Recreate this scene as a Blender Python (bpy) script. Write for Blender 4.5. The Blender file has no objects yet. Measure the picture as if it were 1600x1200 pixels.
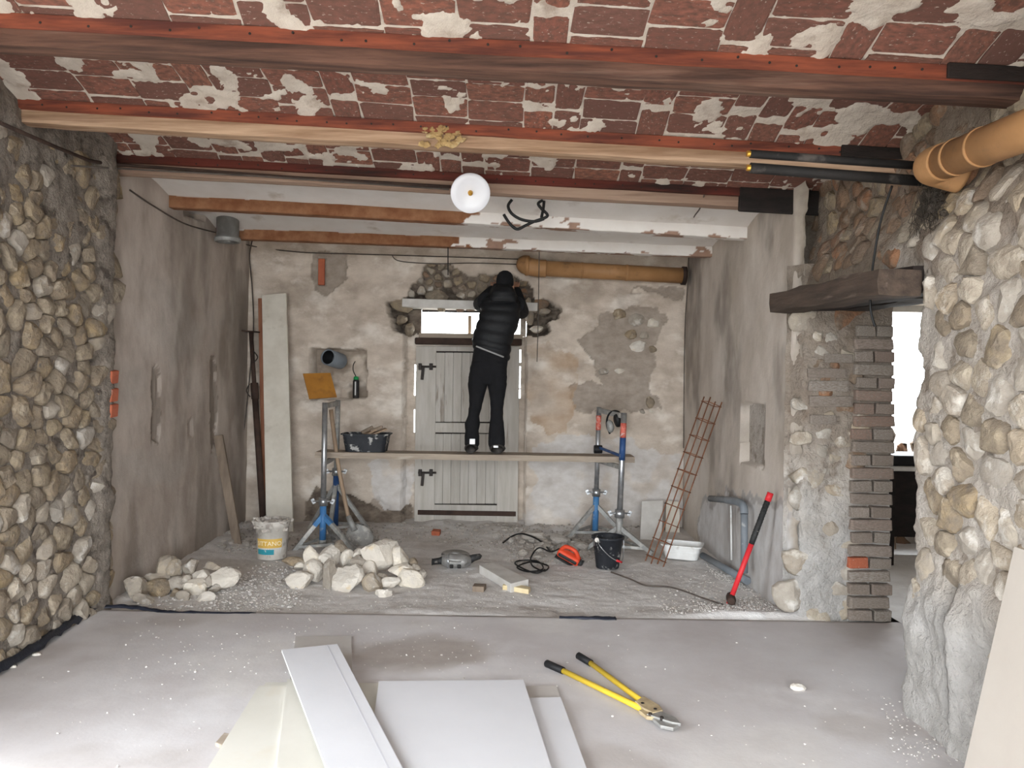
import bpy, bmesh, math, random
import numpy as np
from mathutils import Vector, Matrix, noise as mnoise

random.seed(7)
SC = bpy.context.scene
COL = SC.collection
PI = math.pi

# ------------------------------------------------------------------ camera
FPX, ROLL, PITCH = 1200.0, 0.016, math.atan(10/1200)
CAM = Vector((0, 0, 1.5))
_R = Vector((1, 0, 0)); _U = Vector((0, math.sin(PITCH), math.cos(PITCH))); _F = Vector((0, math.cos(PITCH), -math.sin(PITCH)))
CX = _R*math.cos(ROLL) + _U*math.sin(ROLL)
CY = _U*math.cos(ROLL) - _R*math.sin(ROLL)
cd = bpy.data.cameras.new('camera')
cd.sensor_width = 36; cd.lens = FPX*36/1600; cd.clip_start = 0.05; cd.clip_end = 200
cam = bpy.data.objects.new('camera', cd); COL.objects.link(cam)
cam.matrix_world = Matrix(((CX.x, CY.x, -_F.x, CAM.x), (CX.y, CY.y, -_F.y, CAM.y), (CX.z, CY.z, -_F.z, CAM.z), (0, 0, 0, 1)))
SC.camera = cam

# ------------------------------------------------------------------ world, light, exposure
wd = bpy.data.worlds.new('overcast_sky'); SC.world = wd; wd.use_nodes = True
bg = wd.node_tree.nodes['Background']
bg.inputs[0].default_value = (0.90, 0.955, 1.0, 1); bg.inputs[1].default_value = 8.0
def portal(name, loc, direction, sx, sy):
    l = bpy.data.lights.new(name, 'AREA'); l.shape = 'RECTANGLE'; l.size = sx; l.size_y = sy
    l.cycles.is_portal = True
    o = bpy.data.objects.new(name, l); COL.objects.link(o)
    o.location = loc; o.rotation_euler = Vector(direction).to_track_quat('-Z', 'Y').to_euler()
    return o
# daylight portals in the openings of the shell (they only guide the sky light)
portal('daylight_portal', (-2.86, 1.75, 1.20), (1, 0, 0), 1.5, 2.4)
portal('daylight_portal', (-0.3, -1.82, 1.32), (0, 1, 0), 4.4, 2.64)
portal('daylight_portal', (4.1, 7.52, 1.55), (0, -1, 0), 2.1, 1.4)
SC.view_settings.view_transform = 'Standard'; SC.view_settings.look = 'None'
SC.view_settings.gamma = 1; SC.view_settings.use_curve_mapping = False
SC.view_settings.exposure = 1.12
try:
    SC.cycles.max_bounces = 10; SC.cycles.diffuse_bounces = 6
except Exception: pass

# ------------------------------------------------------------------ pixel helpers (photo pixels -> places in the room)
def ray(px, py):
    return CX*((px-800)/FPX) + CY*((600-py)/FPX) + _F
def WY(px, py, y):
    d = ray(px, py); return CAM + d*((y-CAM.y)/d.y)
def WX(px, py, x):
    d = ray(px, py); return CAM + d*((x-CAM.x)/d.x)
def WZ(px, py, z):
    d = ray(px, py); return CAM + d*((z-CAM.z)/d.z)

# ------------------------------------------------------------------ numpy noise
_rs = np.random.RandomState(3); _PERM = _rs.permutation(4096); _VAL = _rs.rand(4096)*2-1
def vnoise(x, y, z=0.0):
    x = np.asarray(x, float); y = np.asarray(y, float); z = np.zeros_like(x)+z
    xi = np.floor(x).astype(int); yi = np.floor(y).astype(int); zi = np.floor(z).astype(int)
    fx = x-xi; fy = y-yi; fz = z-zi
    fx = fx*fx*(3-2*fx); fy = fy*fy*(3-2*fy); fz = fz*fz*(3-2*fz)
    def h(a, b, c): return _VAL[_PERM[(_PERM[(_PERM[a & 4095]+b) & 4095]+c) & 4095]]
    def l(a, b, t): return a+(b-a)*t
    return l(l(l(h(xi, yi, zi), h(xi+1, yi, zi), fx), l(h(xi, yi+1, zi), h(xi+1, yi+1, zi), fx), fy),
             l(l(h(xi, yi, zi+1), h(xi+1, yi, zi+1), fx), l(h(xi, yi+1, zi+1), h(xi+1, yi+1, zi+1), fx), fy), fz)
def fbm(x, y, s, o=4, seed=0.0):
    x = np.asarray(x, float)*s; y = np.asarray(y, float)*s; a = 0.5; t = 0
    for k in range(o):
        t = t + a*vnoise(x+seed*17.3+k*31.7, y+seed*5.1-k*11.3, seed*3.7+k*2.3); x = x*2.03; y = y*2.03; a *= 0.5
    return t
def inpoly(x, y, poly):
    r = np.zeros(np.shape(x), bool); n = len(poly)
    for i in range(n):
        x0, y0 = poly[i]; x1, y1 = poly[(i+1) % n]
        if y0 == y1: continue
        c = ((y0 > y) != (y1 > y)) & (x < (x1-x0)*(y-y0)/(y1-y0)+x0)
        r ^= c
    return r
def smooth(a, b, x): 
    t = np.clip((x-a)/(b-a), 0, 1); return t*t*(3-2*t)

# ------------------------------------------------------------------ materials
def lin(c):
    if isinstance(c, str):
        c = tuple(int(c[i:i+2], 16)/255 for i in (0, 2, 4))
    return tuple(((v/12.92) if v <= .04045 else ((v+.055)/1.055)**2.4) for v in c)+(1,)
MATS = {}
def mat(name, c1, c2=None, scale=6, rough=.85, bump=.0, bscale=40, c3=None, t3=(.55, .62), s3=3, rnd=0.0, rndcols=None, metal=0.0,
        attrs=(), stretch=(1, 1, 1), bdist=.01, spec=.3, wave=None, detail=6, bump2=None, det3=5, trans=0, coat=0):
    m = bpy.data.materials.new(name); m.use_nodes = True; nt = m.node_tree; N = nt.nodes; L = nt.links
    bs = N['Principled BSDF']; bs.inputs['Roughness'].default_value = rough; bs.inputs['Metallic'].default_value = metal
    bs.inputs['Specular IOR Level'].default_value = spec
    if trans: bs.inputs['Transmission Weight'].default_value = trans
    if coat: bs.inputs['Coat Weight'].default_value = coat
    tc = N.new('ShaderNodeTexCoord'); oi = N.new('ShaderNodeObjectInfo')
    ad = N.new('ShaderNodeVectorMath'); ad.operation = 'ADD'
    cb = N.new('ShaderNodeVectorMath'); cb.operation = 'SCALE'; cb.inputs[0].default_value = (37, 53, 71)
    L.new(oi.outputs['Random'], cb.inputs['Scale']); L.new(tc.outputs['Object'], ad.inputs[0]); L.new(cb.outputs[0], ad.inputs[1])
    mp = N.new('ShaderNodeMapping'); mp.inputs['Scale'].default_value = stretch; L.new(ad.outputs[0], mp.inputs[0])
    def nz(s, d=detail, off=0, rg=.6):
        n = N.new('ShaderNodeTexNoise'); n.inputs['Scale'].default_value = s; n.inputs['Detail'].default_value = d; n.inputs['Roughness'].default_value = rg
        if off:
            o2 = N.new('ShaderNodeVectorMath'); o2.operation = 'ADD'; o2.inputs[1].default_value = (off, off*.7, -off); L.new(mp.outputs[0], o2.inputs[0]); L.new(o2.outputs[0], n.inputs['Vector'])
        else: L.new(mp.outputs[0], n.inputs['Vector'])
        return n.outputs['Fac']
    def mix(f, a, b, op='MIX'):
        x = N.new('ShaderNodeMix'); x.data_type = 'RGBA'; x.blend_type = op
        if isinstance(f, float): x.inputs[0].default_value = f
        else: L.new(f, x.inputs[0])
        for k, v in ((6, a), (7, b)):
            if isinstance(v, tuple): x.inputs[k].default_value = v
            else: L.new(v, x.inputs[k])
        return x.outputs[2]
    def ramp(f, a, b):
        r = N.new('ShaderNodeMapRange'); r.inputs[1].default_value = a; r.inputs[2].default_value = b; L.new(f, r.inputs[0]); return r.outputs[0]
    col = lin(c1)
    if rndcols:
        cr = N.new('ShaderNodeValToRGB'); cr.color_ramp.interpolation = 'LINEAR'
        e = cr.color_ramp.elements; n = len(rndcols)
        e[0].position = 0; e[0].color = lin(rndcols[0]); e[1].position = 1; e[1].color = lin(rndcols[-1])
        for i in range(1, n-1): q = e.new(i/(n-1)); q.color = lin(rndcols[i])
        L.new(oi.outputs['Random'], cr.inputs[0]); col = cr.outputs[0]
    if c2: col = mix(ramp(nz(scale), .36, .64), col, lin(c2))
    if c3: col = mix(ramp(nz(s3, det3, 13.7), t3[0], t3[1]), col, lin(c3))
    for an, ac in attrs:
        at = N.new('ShaderNodeAttribute'); at.attribute_name = an
        if isinstance(ac, (list,)): acol = mix(ramp(nz(9, 6, 5.1), .36, .64), lin(ac[0]), lin(ac[1]))
        else: acol = lin(ac)
        col = mix(at.outputs['Fac'], col, acol)
    if rnd:
        h = N.new('ShaderNodeHueSaturation'); L.new(col, h.inputs['Color'])
        r = N.new('ShaderNodeMapRange'); r.inputs[3].default_value = 1-rnd; r.inputs[4].default_value = 1+rnd; L.new(oi.outputs['Random'], r.inputs[0]); L.new(r.outputs[0], h.inputs['Value'])
        col = h.outputs[0]
    if isinstance(col, tuple): bs.inputs['Base Color'].default_value = col
    else: L.new(col, bs.inputs['Base Color'])
    if bump:
        b = N.new('ShaderNodeBump'); b.inputs['Strength'].default_value = bump; b.inputs['Distance'].default_value = bdist; L.new(nz(bscale, 8, 3.3, .65), b.inputs['Height'])
        if bump2:
            b2 = N.new('ShaderNodeBump'); b2.inputs['Strength'].default_value = bump2[0]; b2.inputs['Distance'].default_value = bump2[2]; L.new(nz(bump2[1], 4, 7.7), b2.inputs['Height']); L.new(b2.outputs[0], b.inputs['Normal'])
        L.new(b.outputs[0], bs.inputs['Normal'])
    MATS[name] = m
    return m
def emis(name, c, s):
    m = bpy.data.materials.new(name); m.use_nodes = True; b = m.node_tree.nodes['Principled BSDF']
    b.inputs['Emission Color'].default_value = lin(c); b.inputs['Emission Strength'].default_value = s; MATS[name] = m

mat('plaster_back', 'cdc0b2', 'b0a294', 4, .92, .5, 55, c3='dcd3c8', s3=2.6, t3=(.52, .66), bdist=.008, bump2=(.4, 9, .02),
    attrs=[('a_ren', ['8b7f74', 'a2968a']), ('a_wash_light', ['cfcbc8', 'bdb7b2']), ('a_tan', ['a4876a', 'b39a80']), ('a_raw_shade', ['574c44', '84786b']), ('a_dirt_shade', ['77695c', '8d8072'])], stretch=(1, 1, 1.6))  # bare masonry tones darkened to paint shade into the wall holes
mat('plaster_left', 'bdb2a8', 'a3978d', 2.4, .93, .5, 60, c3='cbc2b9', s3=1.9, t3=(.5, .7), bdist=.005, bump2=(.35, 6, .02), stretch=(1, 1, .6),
    attrs=[('a_ren', ['857a70', '756a60']), ('a_wash_light', ['b9b1a9', 'a89f96']), ('a_dirt_shade', ['6f655c', '80766c']), ('a_raw_shade', ['7c7168', '958a7e'])])
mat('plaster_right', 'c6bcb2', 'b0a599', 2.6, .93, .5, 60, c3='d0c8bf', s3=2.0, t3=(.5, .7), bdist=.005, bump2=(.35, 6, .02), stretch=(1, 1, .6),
    attrs=[('a_ren', ['877c72', '978c80']), ('a_wash_light', ['c9c7c6', 'b5b1ae']), ('a_dirt_shade', ['766d66', '8b827a']), ('a_raw_shade', ['8d8378', 'aaa093'])])
mat('mortar_dark', '776e65', '988e83', 14, .95, 1.0, 60, c3='5c534b', s3=8, t3=(.56, .66), bdist=.02, bump2=(.8, 16, .03))
mat('mortar_light', 'a89e93', 'c3bbb2', 9, .95, 1.0, 55, c3='8f8377', s3=6, t3=(.55, .65), bdist=.02, bump2=(.8, 14, .03), attrs=[('a_top', ['7a6a5c', '8f8172']), ('a_wash_light', ['bdb9b5', 'aaa6a1'])])
mat('stone_buff', 'a08c72', '7d7163', 16, .9, .9, 45, c3='b3a692', s3=10, t3=(.57, .70), rndcols=['8a8073', '9d8a6f', '928472', 'a39379', '8c8377', 'a08c6d', '958876'], bdist=.012, bump2=(.7, 18, .02))
mat('stone_pale', 'b3a89a', '988c7d', 12, .9, .9, 40, c3='cfc8be', s3=8, t3=(.54, .68), rndcols=['aa9e8c', 'b9ae9e', 'a1978b', 'bbb0a0', 'ae9c83', 'a8a096'], bdist=.012, bump2=(.8, 14, .025))
mat('stone_brown', '84705c', '6f6052', 12, .92, .9, 40, c3='9a8d7f', s3=8, t3=(.56, .68), rndcols=['7a6756', '93735a', '877868', '9a6f52', '7f7265'], bdist=.012, bump2=(.8, 14, .025))
mat('stone_cut', 'ddd8d0', 'cbc3b8', 14, .88, .7, 45, c3='cfbb99', s3=9, t3=(.62, .74), rndcols=['d3cec6', 'dad4ca', 'ccc4b8', 'd8cfbf', 'cfcac3'], bdist=.008, bump2=(.6, 16, .015))
mat('stone_grey', 'a8a198', '968d82', 14, .9, .8, 45, c3='c9c4bd', s3=9, t3=(.56, .7), rndcols=['9c958c', 'aaa297', 'a59783', 'b1aaa0'], bdist=.008, bump2=(.6, 16, .015))
mat('brick_vault', '85574a', '65493f', 7, .9, .5, 70, c3='b3a496', s3=13, t3=(.62, .70), rndcols=['855446', '714d43', '925f4f', '7d5447', '6b4b43', '956350', '77544a', '995f4b'], bdist=.006, det3=8)
mat('mortar_white', 'cfc5b8', 'bfb3a5', 10, .95, .8, 60, bdist=.012, c3='a8998b', s3=6, t3=(.58, .7))
mat('brick_pillar', '9a8c80', '8a7d72', 14, .93, .8, 60, c3='a79d92', s3=10, t3=(.58, .68), rndcols=['aaa096', '9d8e83', 'b2a99f', 'a3897c', 'b6aea5', 'a4806f'], bdist=.01, bump2=(.5, 20, .01))
mat('brick_red', 'b4674a', 'a55c45', 12, .9, .6, 60, c3='b9a596', s3=9, t3=(.62, .7), bdist=.008)
mat('ceiling_white', 'e2deda', 'd8d2cc', 3, .92, .3, 40, bdist=.004, c3='c0b6ab', s3=4, t3=(.6, .75), attrs=[('a_peel', ['74492f', '8d6549'])])
mat('wood_beam_dark', '66493c', '3b2a23', 7, .85, .5, 30, stretch=(.25, 4, 4), c3='80685a', s3=2.5, t3=(.55, .7), bdist=.006)
mat('wood_beam_tan', 'b2957b', '84674f', 7, .85, .4, 30, stretch=(.2, 4, 4), c3='7d5f4b', s3=3, t3=(.6, .72), bdist=.005)
mat('wood_beam_grey', 'a28a78', '8a7060', 5, .85, .4, 30, stretch=(.2, 4, 4), c3='6a4f40', s3=3, t3=(.58, .72), bdist=.005)
mat('wood_lath_red', '945039', '5c3329', 6, .75, .35, 30, stretch=(.4, 4, 4), c3='55302a', s3=2.2, t3=(.54, .68), bdist=.004)
mat('wood_lath_dark', '6b3128', '54291f', 4, .75, .35, 30, stretch=(.4, 4, 4), c3='2a1e1b', s3=1.6, t3=(.52, .66), bdist=.004)
mat('wood_black', '2b2320', '1d1917', 6, .8, .5, 25, stretch=(1, .3, 3), bdist=.008)
mat('wood_lintel', '5a4c42', '40362f', 5, .85, .7, 22, stretch=(3, .35, 3), c3='7a6d62', s3=4, t3=(.6, .72), bdist=.01)
mat('plank_grey', 'a99c8c', '94877a', 4, .88, .4, 40, stretch=(.4, 4, 4), c3='bdb3a6', s3=5, t3=(.58, .7), bdist=.004)
mat('board_pale', 'cfc9bd', 'c0b9ac', 5, .85, .25, 30, c3='a89f90', s3=3.4, t3=(.58, .72), bdist=.003)
mat('wood_rust', '7a4c38', '91644c', 6, .85, .4, 30, stretch=(3, 3, .3), bdist=.004)
mat('wood_old', '877869', '6d6054', 5, .88, .5, 30, stretch=(3, 3, .35), bdist=.005)
mat('wood_new', 'd9c9a5', 'cbb88f', 6, .8, .2, 30, stretch=(.4, 4, 4))
mat('wood_handle', 'a08a73', '8b7662', 5, .7, .2, 30, stretch=(3, 3, .4))
mat('door_paint', 'b9b4ad', 'aaa49b', 7, .8, .4, 40, stretch=(3, 3, .35), c3='8b8177', s3=5, t3=(.6, .7), rnd=.06, bdist=.004)
mat('iron_dark', '2d2927', '3d3632', 12, .6, .3, 50, metal=.4)
mat('iron_rust', '4b3a32', '3a2e29', 9, .8, .5, 40, metal=.3)
mat('rebar', '8a5c43', '6f4a38', 20, .8, .4, 80, metal=.2)
mat('steel', 'b9bbbd', '9a9c9f', 12, .38, .1, 40, metal=.85, c3='d2d2d0', s3=8, t3=(.6, .7))
mat('steel_dull', 'a8a8a5', '8e8d8a', 14, .6, .3, 50, metal=.4, c3='c4c1bb', s3=9, t3=(.55, .66))
mat('paint_blue', '3a6a9c', '4a7ba8', 10, .5, .2, 40, c3='8f9aa3', s3=11, t3=(.58, .66))
mat('paint_darkblue', '27416b', '31507f', 10, .5, .2, 40, c3='7f8791', s3=11, t3=(.62, .7))
mat('sticker_red', 'b84838', 'cf7a6c', 40, .6, c3='c9b9b2', s3=30, t3=(.58, .64))
mat('pvc_brown', 'ab8158', '9b734b', 5, .55, .15, 20, c3='7a5d43', s3=7, t3=(.56, .72))
mat('pvc_grey', '7d8389', '70767c', 6, .5, .1, 30, c3='a3a5a6', s3=10, t3=(.62, .7))
mat('metal_flue', '8e8d8a', '777572', 8, .5, .2, 40, metal=.5)
mat('black_rubber', '1d1d1f', '141415', 10, .6)
mat('black_tube', '24211f', '1a1817', 7, .7, .3, 30, c3='4a4440', s3=7, t3=(.6, .7))
mat('brass', 'd8a748', 'c4923a', 10, .35, metal=.7)
mat('enamel_white', 'd6d6da', 'd0d0d4', 4, .3, spec=.5)
mat('white_plastic', 'e3e3e1', 'd6d5d2', 8, .5, c3='bcb8b2', s3=8, t3=(.62, .72))
mat('bucket_black', '1e2024', '2a2c31', 9, .6, .2, 40, c3='a7a5a2', s3=16, t3=(.57, .64), det3=8)
mat('bucket_white', 'cfcac2', 'bdb7ae', 9, .7, .3, 40, c3='9a928a', s3=9, t3=(.55, .66))
mat('label_yellow', 'd6b15c', 'cfa850', 8, .6, c3='c9bfa8', s3=14, t3=(.64, .7))
mat('label_teal', '2c8c9c', '3a97a5', 8, .6, c3='b5c0c0', s3=14, t3=(.64, .7))
mat('label_white', 'd3d3d0', 'c5c4c0', 8, .6)
mat('letter_pale', 'f0e6c8')
mat('ply_amber', '9c6a24', '8c5c1e', 5, .6, .1, 30, c3='7a5222', s3=5, t3=(.58, .7))
mat('foam_green', '1f8f4e', rough=.5)
mat('can_dark', '2c2a2b', '3b3938', 10, .35, metal=.3)
mat('tool_orange', 'd24a2c', 'c24026', 9, .5, c3='8f7a6d', s3=14, t3=(.64, .7))
mat('tool_black', '232323', '303030', 14, .6, c3='77716b', s3=16, t3=(.62, .7))
mat('tool_silver', 'a7a6a3', '8c8a87', 14, .5, .2, 40, metal=.5, c3='5a5856', s3=12, t3=(.58, .68))
mat('handle_yellow', 'e0bf3f', 'd4b338', 8, .55, .2, 40, c3='5e4d33', s3=15, t3=(.62, .67), det3=8)
mat('handle_red', 'd13238', 'c22a31', 8, .5)
mat('cutter_tan', 'b8a582', '94836a', 12, .7, .3, 50)
mat('gypsum', 'cfcfd3', 'cacace', 2, .85, .05, 60)
mat('gypsum_cream', 'd0cdc5', 'c9c6bd', 2, .85, .05, 60, c3='c9c2b4', s3=3, t3=(.6, .75))
mat('gypsum_core', 'efefec', 'e2e2df', 20, .95, .6, 60)
mat('gypsum_grey', 'bcb7b3', 'b2ada8', 3, .85, .05, 60)
mat('gypsum_line', 'bdbdc3', rough=.85)
mat('gypsum_beige', 'b0a89f', 'a9a097', 2, .85, .05, 60)
mat('floor_screed', 'cbc8c9', 'bdb8b8', 1.6, .82, .25, 60, c3='d8d6d7', s3=1.1, t3=(.48, .7), bdist=.003, bump2=(.15, 5, .01), attrs=[('a_dark', ['a1978f', '948a82']), ('a_dust', ['d6d3d0', 'c9c5c2'])])
mat('floor_dust', 'dedbd9', 'd0ccc9', 3, .92, .6, 90, c3='e6e4e2', s3=5, t3=(.52, .68), bdist=.006, bump2=(.5, 14, .02), attrs=[('a_dark', ['b7b0aa', 'c3bcb6'])])
mat('gravel', 'd0ccc8', 'b9b3ad', 30, .95, .5, 80)
mat('gravel_dark', 'b5aea7', '958d85', 30, .95, .5, 80)
mat('chunk', 'c4bdb5', 'b0a89f', 14, .92, .8, 60, rndcols=['c6c0b9', 'b3aaa0', 'd0cbc5', 'b8afa4'], bdist=.008)
mat('membrane', '1c1e26', '2a2d38', 9, .4, .5, 25, c3='6d7078', s3=10, t3=(.64, .72))
mat('cloth_black', '111113', '17171a', 20, .9, .3, 120)
mat('vest_black', '0f1012', '16171a', 18, .6, .3, 60)
mat('shoe_grey', '4a4744', '3b3836', 16, .85, .3, 60)
mat('reflective', 'f4f4f4', rough=.3)
mat('hem_grey', '9a9a98', rough=.8)
mat('skin', 'b58a72', 'a87d66', 10, .6)
mat('nest', 'b79a6a', 'a5865a', 20, .95, 1.0, 40, c3='c9b489', s3=14, t3=(.55, .65), bdist=.02)
mat('wool', '4e4740', '63594f', 20, .98, 1.0, 60, bdist=.03)
mat('wire', '5b524b', '453e39', 10, .7)
mat('wire_black', '171616', rough=.5)
mat('concrete_white', 'd0cdc8', 'c1bdb7', 8, .85, .2, 40)
mat('blue_level', '2a56a8', rough=.4)
mat('ground_out', '9a958d', 'a8a39b', 3, .95)

# ------------------------------------------------------------------ mesh helpers
ORG = {}
def root_org(p):
    return ORG.get(p.name, Vector((0, 0, 0))) if p is not None else Vector((0, 0, 0))
def tag(o, label=None, cat=None, group=None, kind=None):
    if label: o['label'] = label
    if cat: o['category'] = cat
    if group: o['group'] = group
    if kind: o['kind'] = kind
    return o
def thing(name, label, cat, loc, group=None, kind=None):
    o = bpy.data.objects.new(name, None); COL.objects.link(o); o.location = loc; o.empty_display_size = .1
    ORG[o.name] = Vector(loc); return tag(o, label, cat, group, kind)
def link(name, me, m, parent=None, org=None):
    o = bpy.data.objects.new(name, me); COL.objects.link(o)
    if m: me.materials.append(MATS[m] if isinstance(m, str) else m)
    if parent is not None:
        o.parent = parent; ORG[o.name] = root_org(parent)
    elif org is not None:
        o.location = org; ORG[o.name] = Vector(org)
    return o
class MB:
    def __init__(s): s.v = []; s.f = []; s.sm = []
    def add(s, vs, fs, sm=False):
        n = len(s.v); s.v += [tuple(v) for v in vs]; s.f += [tuple(i+n for i in f) for f in fs]; s.sm += [sm]*len(fs); return s
    def box(s, c, size, M=None, taper=1.0):
        c = Vector(c); x, y, z = [k/2 for k in size]; vs = []
        for k in (-1, 1):
            t = taper if k > 0 else 1
            for a, b in ((-1, -1), (1, -1), (1, 1), (-1, 1)):
                p = Vector((a*x*t, b*y*t, k*z)); vs.append(c+(M @ p if M else p))
        return s.add(vs, [(3, 2, 1, 0), (4, 5, 6, 7), (0, 1, 5, 4), (1, 2, 6, 5), (2, 3, 7, 6), (3, 0, 4, 7)])
    def hexa(s, bottom, top):
        return s.add(list(bottom)+list(top), [(3, 2, 1, 0), (4, 5, 6, 7), (0, 1, 5, 4), (1, 2, 6, 5), (2, 3, 7, 6), (3, 0, 4, 7)])
    def bar(s, p0, p1, w, h, up=(0, 0, 1)):
        p0 = Vector(p0); p1 = Vector(p1); d = (p1-p0).normalized(); u = Vector(up); sd = d.cross(u)
        if sd.length < 1e-4: sd = d.cross(Vector((0, 1, 0)))
        sd.normalize(); u = sd.cross(d)
        q = [sd*(a*w/2)+u*(b*h/2) for a, b in ((-1, -1), (1, -1), (1, 1), (-1, 1))]
        return s.hexa([p0+k for k in q], [p1+k for k in q])
    def tube(s, pts, r, n=8, cap=True, flat=None):
        pts = [Vector(p) for p in pts]; rs = r if isinstance(r, (list, tuple)) else [r]*len(pts)
        rings = []; d0 = (pts[1]-pts[0]).normalized(); a = d0.orthogonal().normalized()
        for i, p in enumerate(pts):
            d = (pts[min(i+1, len(pts)-1)]-pts[max(i-1, 0)]).normalized()
            a = (a-d*a.dot(d)).normalized(); b = d.cross(a)
            rings.append([p+(a*math.cos(2*PI*k/n)+b*math.sin(2*PI*k/n))*rs[i] for k in range(n)])
        vs = [v for rg in rings for v in rg]; fs = []
        for i in range(len(pts)-1):
            for k in range(n): fs.append((i*n+k, i*n+(k+1) % n, (i+1)*n+(k+1) % n, (i+1)*n+k))
        s.add(vs, fs, True)
        if cap:
            m = len(s.v)-len(vs)
            s.f.append(tuple(m+k for k in reversed(range(n)))); s.f.append(tuple(m+(len(pts)-1)*n+k for k in range(n))); s.sm += [False, False]
        return s
    def cyl(s, p0, p1, r0, r1=None, n=16, cap=True):
        return s.tube([p0, p1], [r0, r1 if r1 is not None else r0], n, cap)
    def lathe(s, prof, base, n=28, M=None, sm=True):
        base = Vector(base); vs = []; fs = []
        for r, z in prof:
            for k in range(n):
                p = Vector((r*math.cos(2*PI*k/n), r*math.sin(2*PI*k/n), z)); vs.append(base+(M @ p if M else p))
        for i in range(len(prof)-1):
            for k in range(n): fs.append((i*n+k, i*n+(k+1) % n, (i+1)*n+(k+1) % n, (i+1)*n+k))
        return s.add(vs, fs, sm)
    def prism(s, poly, t, M, o):
        o = Vector(o); n = len(poly)
        vs = [o+M @ Vector((x, y, -t/2)) for x, y in poly]+[o+M @ Vector((x, y, t/2)) for x, y in poly]
        return s.add(vs, [tuple(reversed(range(n))), tuple(range(n, 2*n))]+[(i, (i+1) % n, n+(i+1) % n, n+i) for i in range(n)])
    def obj(s, name, m, parent=None, org=None, bevel=0, flat=None, seg=2):
        o0 = root_org(parent) if parent is not None else (Vector(org) if org is not None else Vector((0, 0, 0)))
        me = bpy.data.meshes.new(name)
        me.from_pydata([(a-o0.x, b-o0.y, c-o0.z) for a, b, c in s.v], [], s.f)
        me.polygons.foreach_set('use_smooth', s.sm); me.update()
        o = link(name, me, m, parent, org)
        if bevel:
            b = o.modifiers.new('bevel', 'BEVEL'); b.width = bevel; b.segments = seg; b.limit_method = 'ANGLE'; b.angle_limit = .6
        return o
def rotm(rx=0, ry=0, rz=0):
    return Matrix.Rotation(rz, 3, 'Z') @ Matrix.Rotation(ry, 3, 'Y') @ Matrix.Rotation(rx, 3, 'X')
def spline(pts, n=8):
    P = [Vector(p) for p in pts]; out = []
    for i in range(len(P)-1):
        a = P[max(i-1, 0)]; b = P[i]; c = P[i+1]; d = P[min(i+2, len(P)-1)]
        for k in range(n):
            t = k/n
            out.append(.5*((2*b)+(c-a)*t+(2*a-5*b+4*c-d)*t*t+(3*b-a-3*c+d)*t**3))
    out.append(P[-1]); return out

# ---- height-field sheet: rough plaster, mortar and floors with real relief
def sheet(name, m, u0, u1, v0, v1, res, pos, cut=None, attrs=None, parent=None, kind='structure', flip=False, sm=True):
    nu = max(2, int(round((u1-u0)/res))+1); nv = max(2, int(round((v1-v0)/res))+1)
    u, v = np.meshgrid(np.linspace(u0, u1, nu), np.linspace(v0, v1, nv))
    x, y, z = pos(u, v)
    co = np.stack([x+u*0, y+u*0, z+u*0], -1).reshape(-1, 3)
    o0 = root_org(parent) if parent is not None else Vector((0, 0, 0)); co = co-np.array(o0)
    idx = np.arange(nu*nv).reshape(nv, nu)
    q = np.stack([idx[:-1, :-1], idx[:-1, 1:], idx[1:, 1:], idx[1:, :-1]], -1)
    if flip: q = q[..., ::-1]
    uc = (u[:-1, :-1]+u[1:, 1:])/2; vc = (v[:-1, :-1]+v[1:, 1:])/2
    if cut is not None: q = q[~cut(uc, vc)]
    q = q.reshape(-1, 4)
    me = bpy.data.meshes.new(name)
    me.vertices.add(len(co)); me.vertices.foreach_set('co', co.ravel())
    me.loops.add(q.size); me.loops.foreach_set('vertex_index', q.ravel().astype(np.int32))
    me.polygons.add(len(q)); me.polygons.foreach_set('loop_start', (np.arange(len(q))*4).astype(np.int32)); me.polygons.foreach_set('loop_total', np.full(len(q), 4, np.int32))
    me.update(calc_edges=True); me.polygons.foreach_set('use_smooth', np.full(len(q), sm))
    if attrs:
        for k, fn in attrs.items():
            a = me.attributes.new(k, 'FLOAT', 'POINT'); a.data.foreach_set('value', np.clip(fn(u, v), 0, 1).ravel().astype(np.float32))
    me.validate()
    o = link(name, me, m, parent)
    if kind and parent is None: o['kind'] = kind
    return o

# ---- rocks: unit ball cut by random planes
def ico(sub):
    bm = bmesh.new(); bmesh.ops.create_icosphere(bm, subdivisions=sub, radius=1)
    v = np.array([p.co[:] for p in bm.verts]); f = [tuple(x.index for x in q.verts) for q in bm.faces]; bm.free(); return v, f
ICO = {k: ico(k) for k in (1, 2, 3)}
def rock_co(rs, sub=3, planes=13, rough=.03, lo=.62, hi=.95):
    v, f = ICO[sub]; r = np.full(len(v), 1.0)
    n = rs.randn(planes, 3); n /= np.linalg.norm(n, axis=1)[:, None]
    d = rs.uniform(lo, hi, planes)
    for i in range(planes):
        c = v @ n[i]; k = c > 1e-3
        r[k] = np.minimum(r[k], d[i]/c[k])
    p = v*r[:, None]
    if rough:
        w = vnoise(p[:, 0]*4+rs.rand()*50, p[:, 1]*4, p[:, 2]*4+9)*rough+vnoise(p[:, 0]*9+rs.rand()*50, p[:, 1]*9, p[:, 2]*9)*rough*.5
        p = p*(1+w)[:, None]
    p = p-(p.max(0)+p.min(0))/2; p = p/(p.max(0)-p.min(0))      # fits the unit cube
    return p, f
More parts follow.
